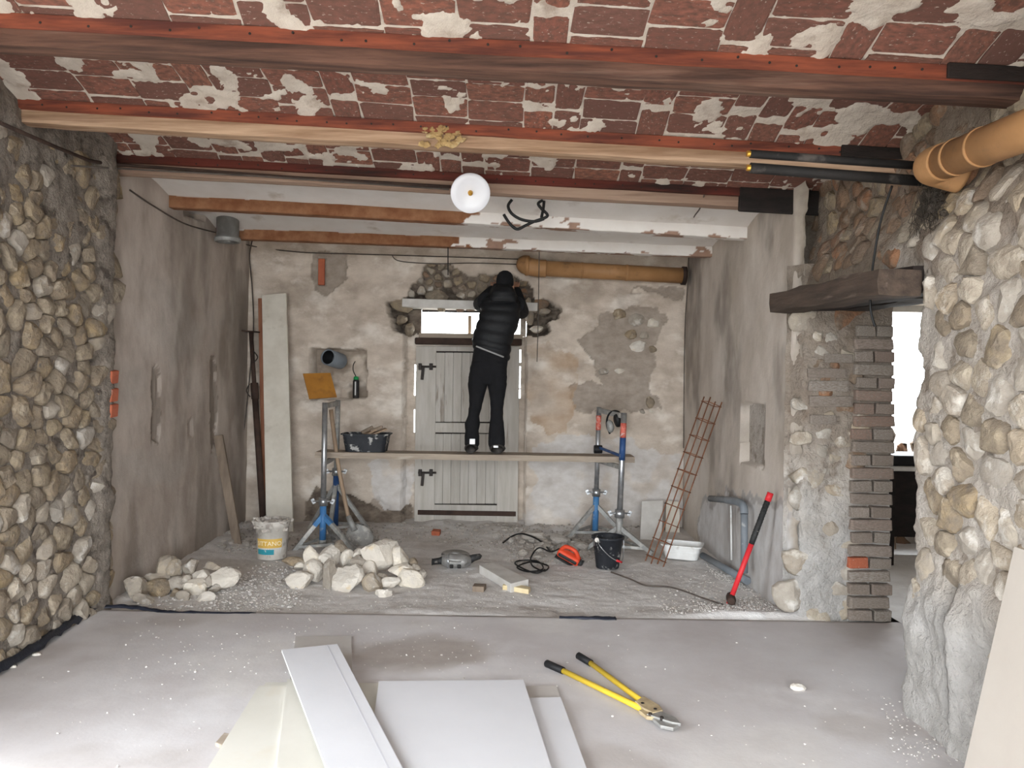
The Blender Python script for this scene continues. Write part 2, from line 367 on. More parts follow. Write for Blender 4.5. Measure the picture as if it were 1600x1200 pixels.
def rock_obj(name, m, center, size, seed, parent=None, rot=0, sub=3, planes=13, smooth_=False, tilt=0, lo=.62):
    rs = np.random.RandomState(seed); p, f = rock_co(rs, sub, planes, lo=lo)
    p = p*np.array(size); Mx = np.array(rotm(0, tilt, rot)); p = p @ Mx.T
    me = bpy.data.meshes.new(name)
    base = Vector(center)-Vector((0, 0, -float(p[:, 2].min()))) if False else Vector(center)
    if parent is not None: p = p+np.array(Vector(center)-root_org(parent))
    me.from_pydata(p.tolist(), [], f); me.update()
    if smooth_: me.polygons.foreach_set('use_smooth', [True]*len(f))
    return link(name, me, m, parent, None if parent is not None else base)

# ---- rubble masonry: each stone is a piece of the wall
def clip(poly, a, b):     # keep the points nearer to a than to b
    mx, my = (a[0]+b[0])/2, (a[1]+b[1])/2; nx, ny = b[0]-a[0], b[1]-a[1]; out = []
    for i in range(len(poly)):
        p = poly[i]; q = poly[(i+1) % len(poly)]
        dp = (p[0]-mx)*nx+(p[1]-my)*ny; dq = (q[0]-mx)*nx+(q[1]-my)*ny
        if dp <= 0: out.append(p)
        if (dp < 0 < dq) or (dq < 0 < dp):
            t = dp/(dp-dq); out.append((p[0]+(q[0]-p[0])*t, p[1]+(q[1]-p[1])*t))
    return out
def rubble(parent, m, u0, u1, v0, v1, size, P, seed, keep=None, gap=.012, h=(.02, .05), maxn=300, aspect=1.25, skip=0.0, mats=None, name='stone', pack=.80, cap=1.5):
    """P(u, v, n) -> world point; n is the height of the stone's face in front of the wall plane"""
    rs = np.random.RandomState(seed); pts = []; tries = 0
    while tries < 9000 and len(pts) < maxn*1.3:
        tries += 1
        s = size*rs.choice([.62, .8, 1., 1.25], p=[.3, .3, .25, .15]); c = (rs.uniform(u0, u1), rs.uniform(v0, v1), s)
        if all(((c[0]-p[0])/aspect)**2+(c[1]-p[1])**2 > (.5*(c[2]+p[2])*pack)**2 for p in pts): pts.append(c)
    made = 0
    for c in pts:
        if made >= maxn: break
        if keep is not None and not keep(c[0], c[1]): continue
        if rs.rand() < skip: continue
        cell = [(c[0]-.3, c[1]-.25), (c[0]+.3, c[1]-.25), (c[0]+.3, c[1]+.25), (c[0]-.3, c[1]+.25)]
        R = c[2]*cap; cell = [(c[0]+R*aspect*math.cos(k*PI/8), c[1]+R*math.sin(k*PI/8)) for k in range(16)]
        for q in pts:
            if q is not c and abs(q[0]-c[0]) < .7 and abs(q[1]-c[1]) < .6:
                cell = clip(cell, c, q)
                if len(cell) < 3: break
        if len(cell) < 3: continue
        gx = sum(p[0] for p in cell)/len(cell); gy = sum(p[1] for p in cell)/len(cell)
        # resample the outline by angle, rounded and uneven
        K = 16; ring = []
        for k in range(K):
            a = 2*PI*k/K; dx, dy = math.cos(a), math.sin(a); best = 9
            for i in range(len(cell)):
                p = cell[i]; q = cell[(i+1) % len(cell)]; ex, ey = q[0]-p[0], q[1]-p[1]; den = dx*ey-dy*ex
                if abs(den) < 1e-9: continue
                t = ((p[0]-gx)*ey-(p[1]-gy)*ex)/den; w = ((p[0]-gx)*dy-(p[1]-gy)*dx)/den
                if t > 0 and -.001 <= w <= 1.001: best = min(best, t)
            ring.append(best)
        if max(ring) > 1: continue
        ring = [max(.012, (ring[k]*.8+.1*ring[k-1]+.1*ring[(k+1) % K])*rs.uniform(.90, 1.0)-gap) for k in range(K)]
        hh = rs.uniform(*h); tx, ty = rs.uniform(-.22, .22, 2); vs = []; fs = []
        o0 = root_org(parent); mr = sum(ring)/K
        fac = [(math.cos(t_), math.sin(t_), rs.uniform(.1, .55)*mr, rs.uniform(.35, .9)) for t_ in rs.uniform(0, 2*PI, 3)]
        prof = ((1.0, -1.2), (1.0, .35), (.95, .8), (.8, 1.0), (.5, 1.0))
        def nh(du, dv, fr):
            n = hh*fr+tx*du+ty*dv
            if fr > 0:
                for fx_, fy_, d0, sl_ in fac:
                    n = min(n, hh*fr-max(0, (du*fx_+dv*fy_)-d0)*sl_)
            return n
        for j, (sc, fr) in enumerate(prof):
            for k in range(K):
                a = 2*PI*k/K; r = ring[k]*sc; du, dv = r*math.cos(a), r*math.sin(a)
                n = nh(du, dv, fr)
                if j >= 1: n += min(hh*.3, .008)*mnoise.noise(Vector((gx+du, gy+dv, seed))*30)
                vs.append(P(gx+du, gy+dv, n)-o0)
        vs.append(P(gx, gy, nh(0, 0, 1))-o0)
        for j in range(4):
            for k in range(K): fs.append((j*K+k, j*K+(k+1) % K, (j+1)*K+(k+1) % K, (j+1)*K+k))
        for k in range(K): fs.append((4*K+k, 4*K+(k+1) % K, 5*K))
        me = bpy.data.meshes.new(name); me.from_pydata([tuple(v) for v in vs], [], fs)
        me.polygons.foreach_set('use_smooth', [True]*len(fs)); me.update(); me.set_sharp_from_angle(angle=.5)
        link(name, me, (mats(gx, gy, rs) if mats else m), parent); made += 1
    return made

# ================================================================== STRUCTURE
YB = 7.86                       # back wall
ZF = -.03                       # old floor of the bay behind the new screed
YE = 4.85                       # edge of the screed
def XL(y): return -2.62-.03*(y-4.95)      # plastered left wall of the bay
def XR(y): return 1.80-.01*(y-4.87)       # plastered right wall of the bay
XNR = 1.88                      # stone wall on the right, near part
def px_back(pts, y=YB): return [(WY(a, b, y).x, WY(a, b, y).z) for a, b in pts]
def px_left(pts, x=-2.66): return [(WX(a, b, x).y, WX(a, b, x).z) for a, b in pts]
def px_right(pts, x=1.79): return [(WX(a, b, x).y, WX(a, b, x).z) for a, b in pts]
def px_near(pts, x=XNR): return [(WX(a, b, x).y, WX(a, b, x).z) for a, b in pts]
def px_floor(pts, z=0): return [(WZ(a, b, z).x, WZ(a, b, z).y) for a, b in pts]
def rag(u, v, amp=.03, s=9, seed=1): return u+amp*fbm(u, v, s, 4, seed)*2, v+amp*fbm(u, v, s, 4, seed+5)*2
def inrag(u, v, poly, amp=.03, s=9, seed=1):
    a, b = rag(u, v, amp, s, seed); return inpoly(a, b, poly)

# ---------------- floors
dark_p = px_floor([(520, 985), (790, 985), (760, 1060), (540, 1060)])
def f_dark(u, v):
    cx, cy = WZ(670, 1022, 0)[:2]; d = np.sqrt(((u-cx)/.42)**2+((v-cy)/.3)**2)+fbm(u, v, 4, 4, 3)*.9
    return np.maximum(.8*(1-smooth(.3, 1.15, d)), .45*smooth(.12, .4, fbm(u, v, 1.7, 5, 61)))
sheet('floor', 'floor_screed', -2.8, 2.5, -1.7, YE, .035,
      lambda u, v: (u, v-.012*fbm(u, v, 9, 3, 4)*smooth(YE-.05, YE, v), .003*fbm(u, v, 3, 4, 2)-.03*smooth(YE-.012, YE, v)),
      attrs={'a_dark': f_dark, 'a_dust': lambda u, v: .5*smooth(.05, .3, fbm(u, v, 1.3, 4, 9))})
def zback(u, v):
    z = zback0(u, v); return np.minimum(z, -.004+(z+.05)*smooth(YE-.02, YE+.14, v)+.012*fbm(u, v, 20, 3, 3)*smooth(YE-.02, YE+.05, v))
def zback0(u, v):
    ramp = smooth(-1.0, -.7, u)*(1-.9*smooth(.28, .34, u)*(1-smooth(.72, .85, u)))*(1-smooth(YE, YE+.35, v))
    gr = .03*smooth(.9, 1.5, u)*(1-smooth(YE+.1, YE+.6, v))
    z = ZF+.028*ramp+gr+.010*fbm(u, v, 4, 4, 1)+.008*fbm(u, v, 18, 3, 6)
    z = z+.035*smooth(YB-.55, YB-.02, v)*(.5+fbm(u, v, 5, 3, 12))+.03*smooth(.35, .05, u-XL(v))*(.4+fbm(u, v, 6, 3, 2))
    return z
sheet('floor_bay', 'floor_dust', -2.9, 2.0, YE-.02, YB+.3, .022, lambda u, v: (u, v, zback(u, v)),
      attrs={'a_dark': lambda u, v: .7*smooth(.05, .4, fbm(u, v, 2.2, 4, 5)+.35*smooth(6.4, 7.6, v)-.05)})

# ---------------- back wall
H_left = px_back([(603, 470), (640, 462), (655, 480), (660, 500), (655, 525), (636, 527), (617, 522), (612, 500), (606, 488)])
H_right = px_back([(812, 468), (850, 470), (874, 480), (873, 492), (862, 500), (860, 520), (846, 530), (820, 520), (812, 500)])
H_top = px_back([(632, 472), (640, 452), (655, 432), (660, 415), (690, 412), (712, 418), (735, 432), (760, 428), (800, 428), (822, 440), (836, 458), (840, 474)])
H_dark = px_back([(640, 470), (646, 455), (672, 452), (700, 448), (712, 458), (720, 470)])
N_niche = px_back([(484, 543), (573, 546), (572, 623), (484, 625)])
P_patch = px_back([(487, 400), (500, 393), (540, 396), (543, 432), (530, 450), (512, 462), (492, 455), (486, 430)])
P_brick = px_back([(496, 402), (509, 404), (508, 447), (496, 447)])
P_exp = px_back([(906, 528), (935, 506), (940, 488), (985, 480), (1030, 478), (1040, 500), (1022, 540), (1020, 600), (1030, 640), (985, 645), (950, 610), (925, 570)])
P_exp2 = px_back([(890, 600), (930, 590), (990, 625), (960, 650), (905, 640)])
P_wash_sky = px_back([(830, 690), (900, 680), (960, 690), (1065, 710), (1068, 830), (825, 830)])  # whitish patch with the cool skylight painted in
P_wash2 = px_back([(578, 722), (640, 722), (640, 800), (600, 800), (585, 775)])
P_tan = px_back([(830, 530), (900, 560), (905, 640), (880, 670), (832, 660)])
P_low = px_back([(480, 780), (500, 760), (560, 775), (600, 800), (640, 790), (640, 830), (470, 830)])
P_low2 = px_back([(568, 790), (590, 775), (612, 790), (605, 830), (570, 830)])
P_topl = px_back([(988, 448), (1030, 445), (1068, 452), (1068, 470), (1020, 458)])
P_nin = N_niche
P_hole = px_back([(986, 458), (993, 446), (1002, 458)])
DX0, DX1, DZ1 = WY(630, 600, YB).x, WY(823, 600, YB).x, WY(700, 480, YB).z
REC = .24
def door_rec(u, v):
    s = .012*fbm(v, v*0+3, 7, 3, 2)*2
    l = DX0+.10*smooth(0, REC, 0*u)+s; r = DX1+s
    return (u > l) & (u < r) & (v < DZ1)
TR = (WY(659, 500, YB+REC).x, WY(822, 500, YB+REC).x, WY(700, 524, YB+REC).z, WY(700, 484, YB+REC).z)
def back_d(u, v):
    d = .012*fbm(u, v, 1.6, 3, 3)+.006*fbm(u, v, 7, 4, 4)
    rough_ = .05*fbm(u, v, 16, 4, 8)
    hl = inrag(u, v, H_left, .035, 10, 2); hr = inrag(u, v, H_right, .035, 10, 4); ht = inrag(u, v, H_top, .03, 10, 6); hd = inrag(u, v, H_dark, .03, 12, 7)
    d = np.where(ht, .06+rough_, d); d = np.where(hd, .30+rough_, d)
    d = np.where(hl | hr, .30+rough_*4+.12*fbm(u, v, 7, 3, 5), d)
    ex = inrag(u, v, P_exp, .05, 7, 3) | inrag(u, v, P_exp2, .05, 7, 9); d = np.where(ex, d+.014+rough_*.15, d)
    lo = inrag(u, v, P_low, .04, 8, 5); d = np.where(lo, d+.02+rough_*.3, d)
    d = np.where(inrag(u, v, P_low2, .03, 12, 5) | inrag(u, v, P_topl, .03, 12, 3), d+.012, d)
    pt = inrag(u, v, P_patch, .02, 14, 5); d = np.where(pt, d+.016+rough_*.1, d)
    d = np.where(inpoly(u, v, P_brick), d+.035, d)
    d = np.where(inpoly(u, v, P_hole), d+.05, d)
    nn = inrag(u, v, N_niche, .008, 8, 7); d = np.where(nn, .26+rough_*.5, d)
    d = np.where(door_rec(u, v), REC+.0*u, d)
    return d
def back_cut(u, v):
    t = (u > TR[0]) & (u < TR[1]) & (v > TR[2]) & (v < TR[3]-.0)
    g1 = (u > .070) & (u < .088+.02*fbm(v, v*0, 9, 3, 1)) & (v > 1.28) & (v < 1.80)
    g2 = (u > -1.030) & (u < -1.016) & (((v > .9) & (v < 1.15)) | ((v > 1.3) & (v < 1.62)))
    return t | g1 | g2
f01 = lambda b: b.astype(float)
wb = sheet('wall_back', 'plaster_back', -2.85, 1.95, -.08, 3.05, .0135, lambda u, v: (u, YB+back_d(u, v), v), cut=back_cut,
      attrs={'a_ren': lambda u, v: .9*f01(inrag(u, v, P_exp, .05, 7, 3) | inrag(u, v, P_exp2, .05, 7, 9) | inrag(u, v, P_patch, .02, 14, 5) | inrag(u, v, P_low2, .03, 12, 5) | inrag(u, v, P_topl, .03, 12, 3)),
             'a_wash_light': lambda u, v: .85*np.maximum(f01(inrag(u, v, P_wash_sky, .12, 4, 3)), f01(inrag(u, v, P_wash2, .05, 6, 2)))*(1-.6*smooth(.0, .3, fbm(u, v, 5, 4, 21))),
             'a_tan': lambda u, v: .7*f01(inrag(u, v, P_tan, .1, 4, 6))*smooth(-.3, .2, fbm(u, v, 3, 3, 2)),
             'a_raw_shade': lambda u, v: f01(inrag(u, v, H_left, .035, 10, 2) | inrag(u, v, H_right, .035, 10, 4) | inrag(u, v, H_top, .03, 10, 6) | inrag(u, v, P_low, .04, 8, 5)),
             'a_dirt_shade': lambda u, v: np.maximum(.45*smooth(.1, .45, fbm(u, v, 2.5, 5, 31)+.25*smooth(.35, -.05, v)), .8*f01(inrag(u, v, N_niche, .008, 8, 7))*smooth(-.15, .15, fbm(u, v, 6, 4, 3)+.08))})  # dirt blotches, denser near the floor; niche darkened to paint in its shade
tag(wb, 'rough plastered back wall with damaged patches around a grey wooden door')
# stones laid bare above the door and in the worn patch on the right
def PB(off): return lambda u, v, n: Vector((u, YB+off-n, v))
def keep_top(u, v): return bool(inrag(np.array(u), np.array(v), H_top, .0, 10, 6)) and not bool(inpoly(np.array(u), np.array(v), H_dark))
xs = [p[0] for p in H_top]; zs = [p[1] for p in H_top]
rubble(wb, 'stone_buff', min(xs), max(xs), min(zs), max(zs), .11, PB(.055), 41, keep_top, gap=.008, h=(.015, .05), aspect=1.5, mats=lambda u, v, r: r.choice(['stone_buff', 'stone_brown', 'stone_grey']))
for (a, b, w, h, s) in ((968, 490, 22, 20, 1), (994, 500, 26, 22, 2), (1020, 505, 20, 16, 3), (985, 523, 20, 16, 4), (1006, 524, 14, 12, 5), (996, 541, 26, 20, 6), (1020, 546, 16, 11, 7),
                        (943, 581, 18, 12, 8), (968, 580, 18, 11, 9), (1016, 629, 14, 20, 10), (1003, 643, 10, 9, 11), (1017, 643, 11, 9, 12),
                        (683, 463, 38, 20, 13), (625, 445, 18, 22, 14), (848, 458, 30, 14, 15), (628, 500, 18, 16, 16), (850, 487, 22, 12, 17), (838, 515, 22, 12, 18), (640, 515, 16, 22, 19), (828, 493, 14, 30, 20)):
    c = WY(a, b, YB+(.02 if s < 13 else .09)); k = YB/1200
    rock_obj('stone', ['stone_cut', 'stone_buff', 'stone_grey'][s % 3], c, (w*k, .07 if s < 13 else .16, h*k), 300+s, wb, sub=2)
c = WY(502.5, 425, YB+.028); mb = MB().box(c, (.066, .03, .27)); mb.obj('brick', 'brick_red', wb, bevel=.006)
mb = MB().box((0, 0, 0), (1, 1, 1))

# ---------------- plastered left wall of the bay
G1 = px_left([(233, 575), (243, 572), (247, 600), (244, 690), (231, 692), (234, 640)]); G2 = px_left([(333, 560), (341, 558), (343, 640), (345, 700), (335, 705), (333, 640)])
G3 = px_left([(294, 660), (303, 655), (304, 680), (295, 681)]); G1b = px_left([(237.5, 570), (240, 570), (240, 690), (237, 690)])
G4 = px_left([(286, 323), (320, 325), (322, 345), (290, 337)])
def left_pos(u, v):
    d = .018*fbm(u, v, 1.2, 3, 13)+.006*fbm(u, v, 6, 4, 14)
    d = np.where(inrag(u, v, G1, .015, 14, 3) | inrag(u, v, G2, .02, 14, 3) | inrag(u, v, G3, .015, 14, 3), d+.018, d); d = np.where(inpoly(u, v, G1b), d+.03, d)
    d = np.where(inpoly(u, v, G4), d+.12, d)
    return XL(u)-d, u, v
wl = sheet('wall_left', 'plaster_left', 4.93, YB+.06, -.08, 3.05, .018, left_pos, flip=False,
      attrs={'a_ren': lambda u, v: .8*f01(inrag(u, v, G1, .03, 10, 3) | inrag(u, v, G2, .05, 10, 3)), 'a_wash_light': lambda u, v: .8*smooth(.0, .35, fbm(u*.6, v*1.4, 2.2, 4, 17)+.3*(1-smooth(4.95, 5.3, u))),
             'a_dirt_shade': lambda u, v: .55*smooth(.05, .5, fbm(u*1.5, v*.5, 2.6, 5, 27)+.35*smooth(6.2, 7.8, u)*smooth(1.2, 2.3, v)+.25*smooth(.4, 0, v)+.2*smooth(7.3, 7.86, u))})  # blotches, darker towards the back corner, the floor and high at the far end
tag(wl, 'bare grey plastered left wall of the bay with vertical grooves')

# ---------------- plastered right wall of the bay
NR = px_right([(1157, 631), (1193, 632), (1192, 729), (1157, 722)])
WR = px_right([(1098, 782), (1112, 772), (1140, 775), (1165, 768), (1185, 790), (1205, 795), (1222, 785), (1250, 812), (1250, 980), (1090, 880)])
def right_pos(u, v):
    d = .014*fbm(u, v, 1.3, 3, 43)+.005*fbm(u, v, 6, 4, 44)
    d = np.where(inrag(u, v, NR, .006, 12, 3), .13+.03*fbm(u, v, 9, 3, 3), d)
    edge = smooth(4.97, 4.88, u)
    return XR(u)+d+edge*(.03+.06*np.abs(fbm(u, v, 9, 4, 8))), u, v
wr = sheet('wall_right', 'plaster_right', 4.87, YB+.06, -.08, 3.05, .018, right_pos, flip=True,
      attrs={'a_wash_light': lambda u, v: .95*f01(inrag(u, v, WR, .10, 5, 3)), 'a_dirt_shade': lambda u, v: .7*smooth(.08, .5, fbm(u*1.2, v*.6, 2.6, 5, 37)+.3*smooth(7.0, 7.8, u)) + .5*f01(inrag(u, v+.06, WR, .12, 5, 3) ^ inrag(u, v, WR, .10, 5, 3)),  # blotches, darker towards the back corner and along the pale area's rim
             'a_raw_shade': lambda u, v: smooth(4.97, 4.90, u+.06*fbm(u, v, 8, 4, 5))})
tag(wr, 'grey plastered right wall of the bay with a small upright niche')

# ---------------- stone part of the left wall
SLX = -2.575
ws = thing('wall_left_stone', None, None, (SLX, 4.0, 0), kind='structure'); ws['label'] = 'rubble stone wall on the left, stripped of its plaster'
def sl_m(u, v):          # height of the mortar bed, in front of the stone base
    e = smooth(4.70, 4.82, u+.05*fbm(u, v, 6, 3, 2)); t = .6*smooth(2.0, 2.4, v+.25*fbm(u, v, 2.5, 3, 3))
    return .018*fbm(u, v, 9, 4, 1)+.012*fbm(u, v, 28, 3, 5)-.006+.036*e+.020*t+.02*smooth(.1, .4, fbm(u, v, 3, 3, 19))
def sl_pos(u, v):
    edge = smooth(4.90, 4.97, u+.03*fbm(v, v*0, 8, 3, 3))
    return SLX-.05*fbm(u, v, .9, 2, 5)*.6+sl_m(u, v)-.10*edge, u, v
sheet('mortar_bed', 'mortar_dark', 2.5, 4.985, -.05, 3.0, .016, sl_pos, parent=ws, flip=False)
def PL(u, v, n):
    return Vector((SLX-.05*float(fbm(np.array(u), np.array(v), .9, 2, 5))*.6+n, u, v))
rubble(ws, 'stone_buff', 3.5, 4.82, .0, 2.66, .13, PL, 11, keep=lambda u, v: True, gap=-.001, h=(.012, .042), aspect=1.65, maxn=300,
       mats=lambda u, v, r: r.choice(['stone_buff', 'stone_buff', 'stone_buff', 'stone_buff', 'stone_buff', 'stone_grey'] if v > .5 else ['stone_buff', 'stone_grey', 'stone_pale']))
for z in (1.475, 1.36, 1.26):
    c = WX(162, 600+(1.475-z)*240, SLX-.0); MB().box((SLX+.01, 4.90, z-.01), (.07, .09, .085), rotm(.05*z, .1, 0)).obj('brick', 'brick_red', ws, bevel=.008)
# plain shell behind the camera with daylight openings, front one widened for more light
sh = MB()
sh.box((-2.72, -.35, 1.45), (.26, 2.7, 3.0)); sh.box((-2.72, 2.58, 1.45), (.26, .16, 3.0)); sh.box((-2.72, 1.75, 2.72), (.26, 1.5, .56))
o = sh.obj('wall_left_front', 'mortar_light'); o['kind'] = 'structure'
sh = MB(); sh.box((-2.7, -1.7, 1.45), (.4, .2, 3.0)); sh.box((2.05, -1.7, 1.45), (.3, .2, 3.0)); sh.box((-.3, -1.7, 2.8), (4.4, .2, .3))
o = sh.obj('wall_front', 'mortar_light'); o['kind'] = 'structure'
sh = MB(); sh.box((2.05, .25, 1.45), (.3, 3.9, 3.0)); o = sh.obj('wall_right_front', 'mortar_light'); o['kind'] = 'structure'
o = MB().box((0, 10, -.16), (80, 80, .1)).obj('ground', 'ground_out'); o['kind'] = 'structure'

# ---------------- stone wall on the right with the doorway
DY0, DY1 = 3.55, 4.87
LZ = 1.94
wn = thing('wall_right_stone', None, None, (XNR, 3.4, 0), kind='structure'); wn['label'] = 'pale rubble stone wall on the right with a doorway under a dark lintel'
SLOT = px_near([(1498, 890), (1518, 893), (1513, 1135), (1497, 1122)]); SLOT2 = px_near([(1495, 885), (1518, 888), (1516, 925), (1494, 925)])
def nr_m(u, v):
    low = smooth(.75, .5, v+.1*fbm(u, v, 4, 3, 2))*smooth(3.0, 3.1, u)
    return .024*fbm(u, v, 8, 4, 51)+.018*fbm(u, v, 24, 3, 52)+.004+.035*low+.03*smooth(3.137, 3.118, u)*smooth(.8, .6, v)+.022*smooth(.05, .35, fbm(u, v, 2.6, 3, 53))
def nr_edge(u, v): return smooth(DY0-.05, DY0+.015, u+.06*fbm(v, v*0+1, 6, 3, 3))*f01(v < LZ)
def nr_pos(u, v):
    d = nr_m(u, v); d = np.where(inpoly(u, v, SLOT) | inpoly(u, v, SLOT2), -.40, d)
    return XNR-.02-d+.12*nr_edge(u, v)+.13*smooth(2.1, 2.5, v), u, v
sheet('mortar_bed', 'mortar_light', 1.8, DY1+.12, -.05, 3.0, .016, nr_pos, parent=wn, flip=True,
      cut=lambda u, v: (u > DY0+.03*fbm(v, v*0+1, 6, 3, 3)) & (v < LZ+.02),
      attrs={'a_top': lambda u, v: np.clip(smooth(2.0, 2.25, v+.25*fbm(u, v, 2, 3, 4))+smooth(3.75, 3.95, u), 0, 1)*.9, 'a_wash_light': lambda u, v: smooth(.75, .45, v+.2*fbm(u, v, 3, 3, 7))})
def PN(u, v, n): return Vector((XNR-.02-n+.13*float(smooth(2.1, 2.5, np.array(v))), u, v))
def keep_n(u, v):
    if u > DY0-.07 and v < LZ+.17: return False
    if 3.0 < u and v < .52: return False
    return not bool(inpoly(np.array(u), np.array(v), SLOT))
rubble(wn, 'stone_pale', 2.6, DY1+.05, .0, 2.75, .15, PN, 23, keep_n, gap=-.001, h=(.018, .042), aspect=1.35, maxn=290,
       mats=lambda u, v, r: (r.choice(['stone_brown', 'stone_buff', 'stone_brown']) if (u > 3.75 or v > 2.3) else r.choice(['stone_pale', 'stone_pale', 'stone_grey', 'stone_buff'])))
# thickness of the wall: reveal on the near side and the far jamb
mb = MB(); mb.box((2.40, 2.61, 1.0), (.12, 1.78, 2.0)); mb.obj('wall_core', 'mortar_light', wn)
mb = MB(); mb.box((2.3, 3.4, 2.55), (.4, 3.2, 1.0)); mb.obj('wall_core', 'mortar_dark', wn)
# far jamb: stone and plaster to the left, brick pillar to the right
def jm_pos(u, v):
    d = .03*fbm(u, v, 7, 4, 61)+.015*fbm(u, v, 22, 3, 62)+.015; e = smooth(1.86, 1.79, u+.04*fbm(v, v*0, 9, 3, 4))
    return u, DY1-d+.12*e, v
sheet('jamb_mortar', 'mortar_light', 1.77, 2.40, -.05, 2.25, .014, jm_pos, parent=wn, flip=False,
      attrs={'a_top': lambda u, v: smooth(.9, 1.3, v+.4*fbm(u, v, 3, 4, 7))*.7, 'a_wash_light': lambda u, v: smooth(.95, .5, v+.5*fbm(u, v, 3, 4, 17))})
mb = MB(); mb.box((2.11, DY1+.36, 1.1), (.58, .6, 2.2)); mb.obj('wall_core', 'mortar_light', wn)
rubble(wn, 'stone_pale', 1.86, 2.14, .9, 1.9, .12, lambda u, v, n: Vector((u, DY1-.012-n, v)), 29, None, gap=.008, h=(.010, .026), aspect=1.3, cap=1.1, skip=.2, mats=lambda u, v, r: r.choice(['stone_pale', 'stone_brown', 'stone_grey']))
rubble(wn, 'stone_pale', 1.86, 2.14, .05, .9, .17, lambda u, v, n: Vector((u, DY1-.012-n, v)), 31, None, gap=.012, h=(.006, .02), aspect=1.2, cap=1.0, skip=.5, mats=lambda u, v, r: r.choice(['stone_pale', 'stone_grey']))
# bricks of the pillar, one by one
def brick_mesh(seed, jit=.022):
    rs = np.random.RandomState(seed); bm = bmesh.new(); bmesh.ops.create_cube(bm, size=1)
    bmesh.ops.bevel(bm, geom=bm.edges[:], offset=.055, segments=1, affect='EDGES')
    for v in bm.verts: v.co += Vector(rs.uniform(-jit, jit, 3))
    me = bpy.data.meshes.new('brick'); bm.to_mesh(me); bm.free(); return me
BRV = [brick_mesh(s) for s in range(6)]
def brick(parent, me, m, c, size, M=None):
    o = bpy.data.objects.new('brick', me); COL.objects.link(o); o.parent = parent
    if not me.materials: me.materials.append(None)
    o.material_slots[0].link = 'OBJECT'; o.material_slots[0].material = MATS[m]
    mt = (M.to_4x4() if M else Matrix.Identity(4)); o.matrix_local = Matrix.Translation(Vector(c)-root_org(parent)) @ mt @ Matrix.Diagonal((*size, 1))
    return o
PX0 = WY(1332, 800, DY1-.06).x; PX1 = WY(1396, 800, DY1-.06).x; ptop = WY(1360, 508, DY1).z; nc = 23; pitch = (ptop+.0)/nc; rs = np.random.RandomState(5)
for k in range(nc):
    z = pitch*(k+.5); x0 = PX0+rs.uniform(-.01, .008)+(.012 if k > 14 else 0); x1 = PX1+rs.uniform(-.014, .006)-.0*k
    yy = DY1+rs.uniform(-.010, .010)
    if k % 2: cells = [(x0, x1)]
    else:
        s = x0+(x1-x0)*rs.uniform(.45, .58); cells = [(x0, s-.006), (s+.006, x1)]
    for i, (a, b) in enumerate(cells):
        red = (k == 4 and i == 0)
        brick(wn, BRV[(k*2+i) % 6], 'brick_red' if red else 'brick_pillar', ((a+b)/2, yy+.05, z), (b-a, .22, pitch-.012), rotm(rs.uniform(-.02, .02), rs.uniform(-.03, .03), 0))
for (a, b, w, h) in ((1292, 603, 62, 16), (1296, 627, 66, 17), (1290, 583, 60, 15), (1283, 655, 40, 14), (1308, 560, 44, 14)):
    c = WY(a, b, DY1-.01); brick(wn, BRV[a % 6], 'brick_pillar', c, (w*DY1/1200, .07, h*DY1/1200))
# returns of the doorway towards the next room
# lintel: two dark timbers across the doorway
lt = thing('door_lintel', 'thick dark weathered timber lintel over the doorway on the right', 'beam', (XNR, 4.2, LZ))
def timber(name, m, a, b, w, h, parent, seed, amp=.012, n=26, org=None, up=Vector((0, 0, 1))):
    """a beam from a to b (bottom front edge line), w deep, h tall, with an uneven surface"""
    a = Vector(a); b = Vector(b); d = (b-a); L = d.length; d.normalize(); sd = d.cross(up).normalized(); vs = []; fs = []
    prof = [(0, 0), (.5, 0), (1, 0), (1, .5), (1, 1), (.5, 1), (0, 1), (0, .5)]; K = len(prof)
    for i in range(n+1):
        p = a+d*(L*i/n)
        for k, (s, t) in enumerate(prof):
            q = p-sd*(w*s)+up*(h*t); nn = mnoise.noise_vector(Vector((q.x*3+seed, q.y*3, q.z*3)))*amp+mnoise.noise_vector(Vector((q.x*11+seed, q.y*11, q.z*11)))*amp*.35
            cr = .06 if (s in (0, 1) and t in (0, 1)) else 0
            vs.append(q+nn-(-sd*(s-.5)*w+up*(t-.5)*h)*cr)
    for i in range(n):
        for k in range(K): fs.append((i*K+k, i*K+(k+1) % K, (i+1)*K+(k+1) % K, (i+1)*K+k))
    fs.append(tuple(reversed(range(K)))); fs.append(tuple(n*K+k for k in range(K)))
    return MB().add(vs, fs, False).obj(name, m, parent, org)
timber('timber', 'wood_lintel', (XNR-.045, DY1+.05, LZ-.0), (XNR-.045, DY0-.10, LZ-.045), -.2, .125, lt, 3, .014)
timber('timber', 'wood_black', (XNR+.13, DY1+.03, LZ+.01), (XNR+.13, DY0-.07, LZ-.03), -.2, .13, lt, 8, .012)
timber('timber', 'wood_black', (XNR+.34, DY1+.03, LZ+.01), (XNR+.34, DY0-.07, LZ-.03), -.2, .13, lt, 9, .012)

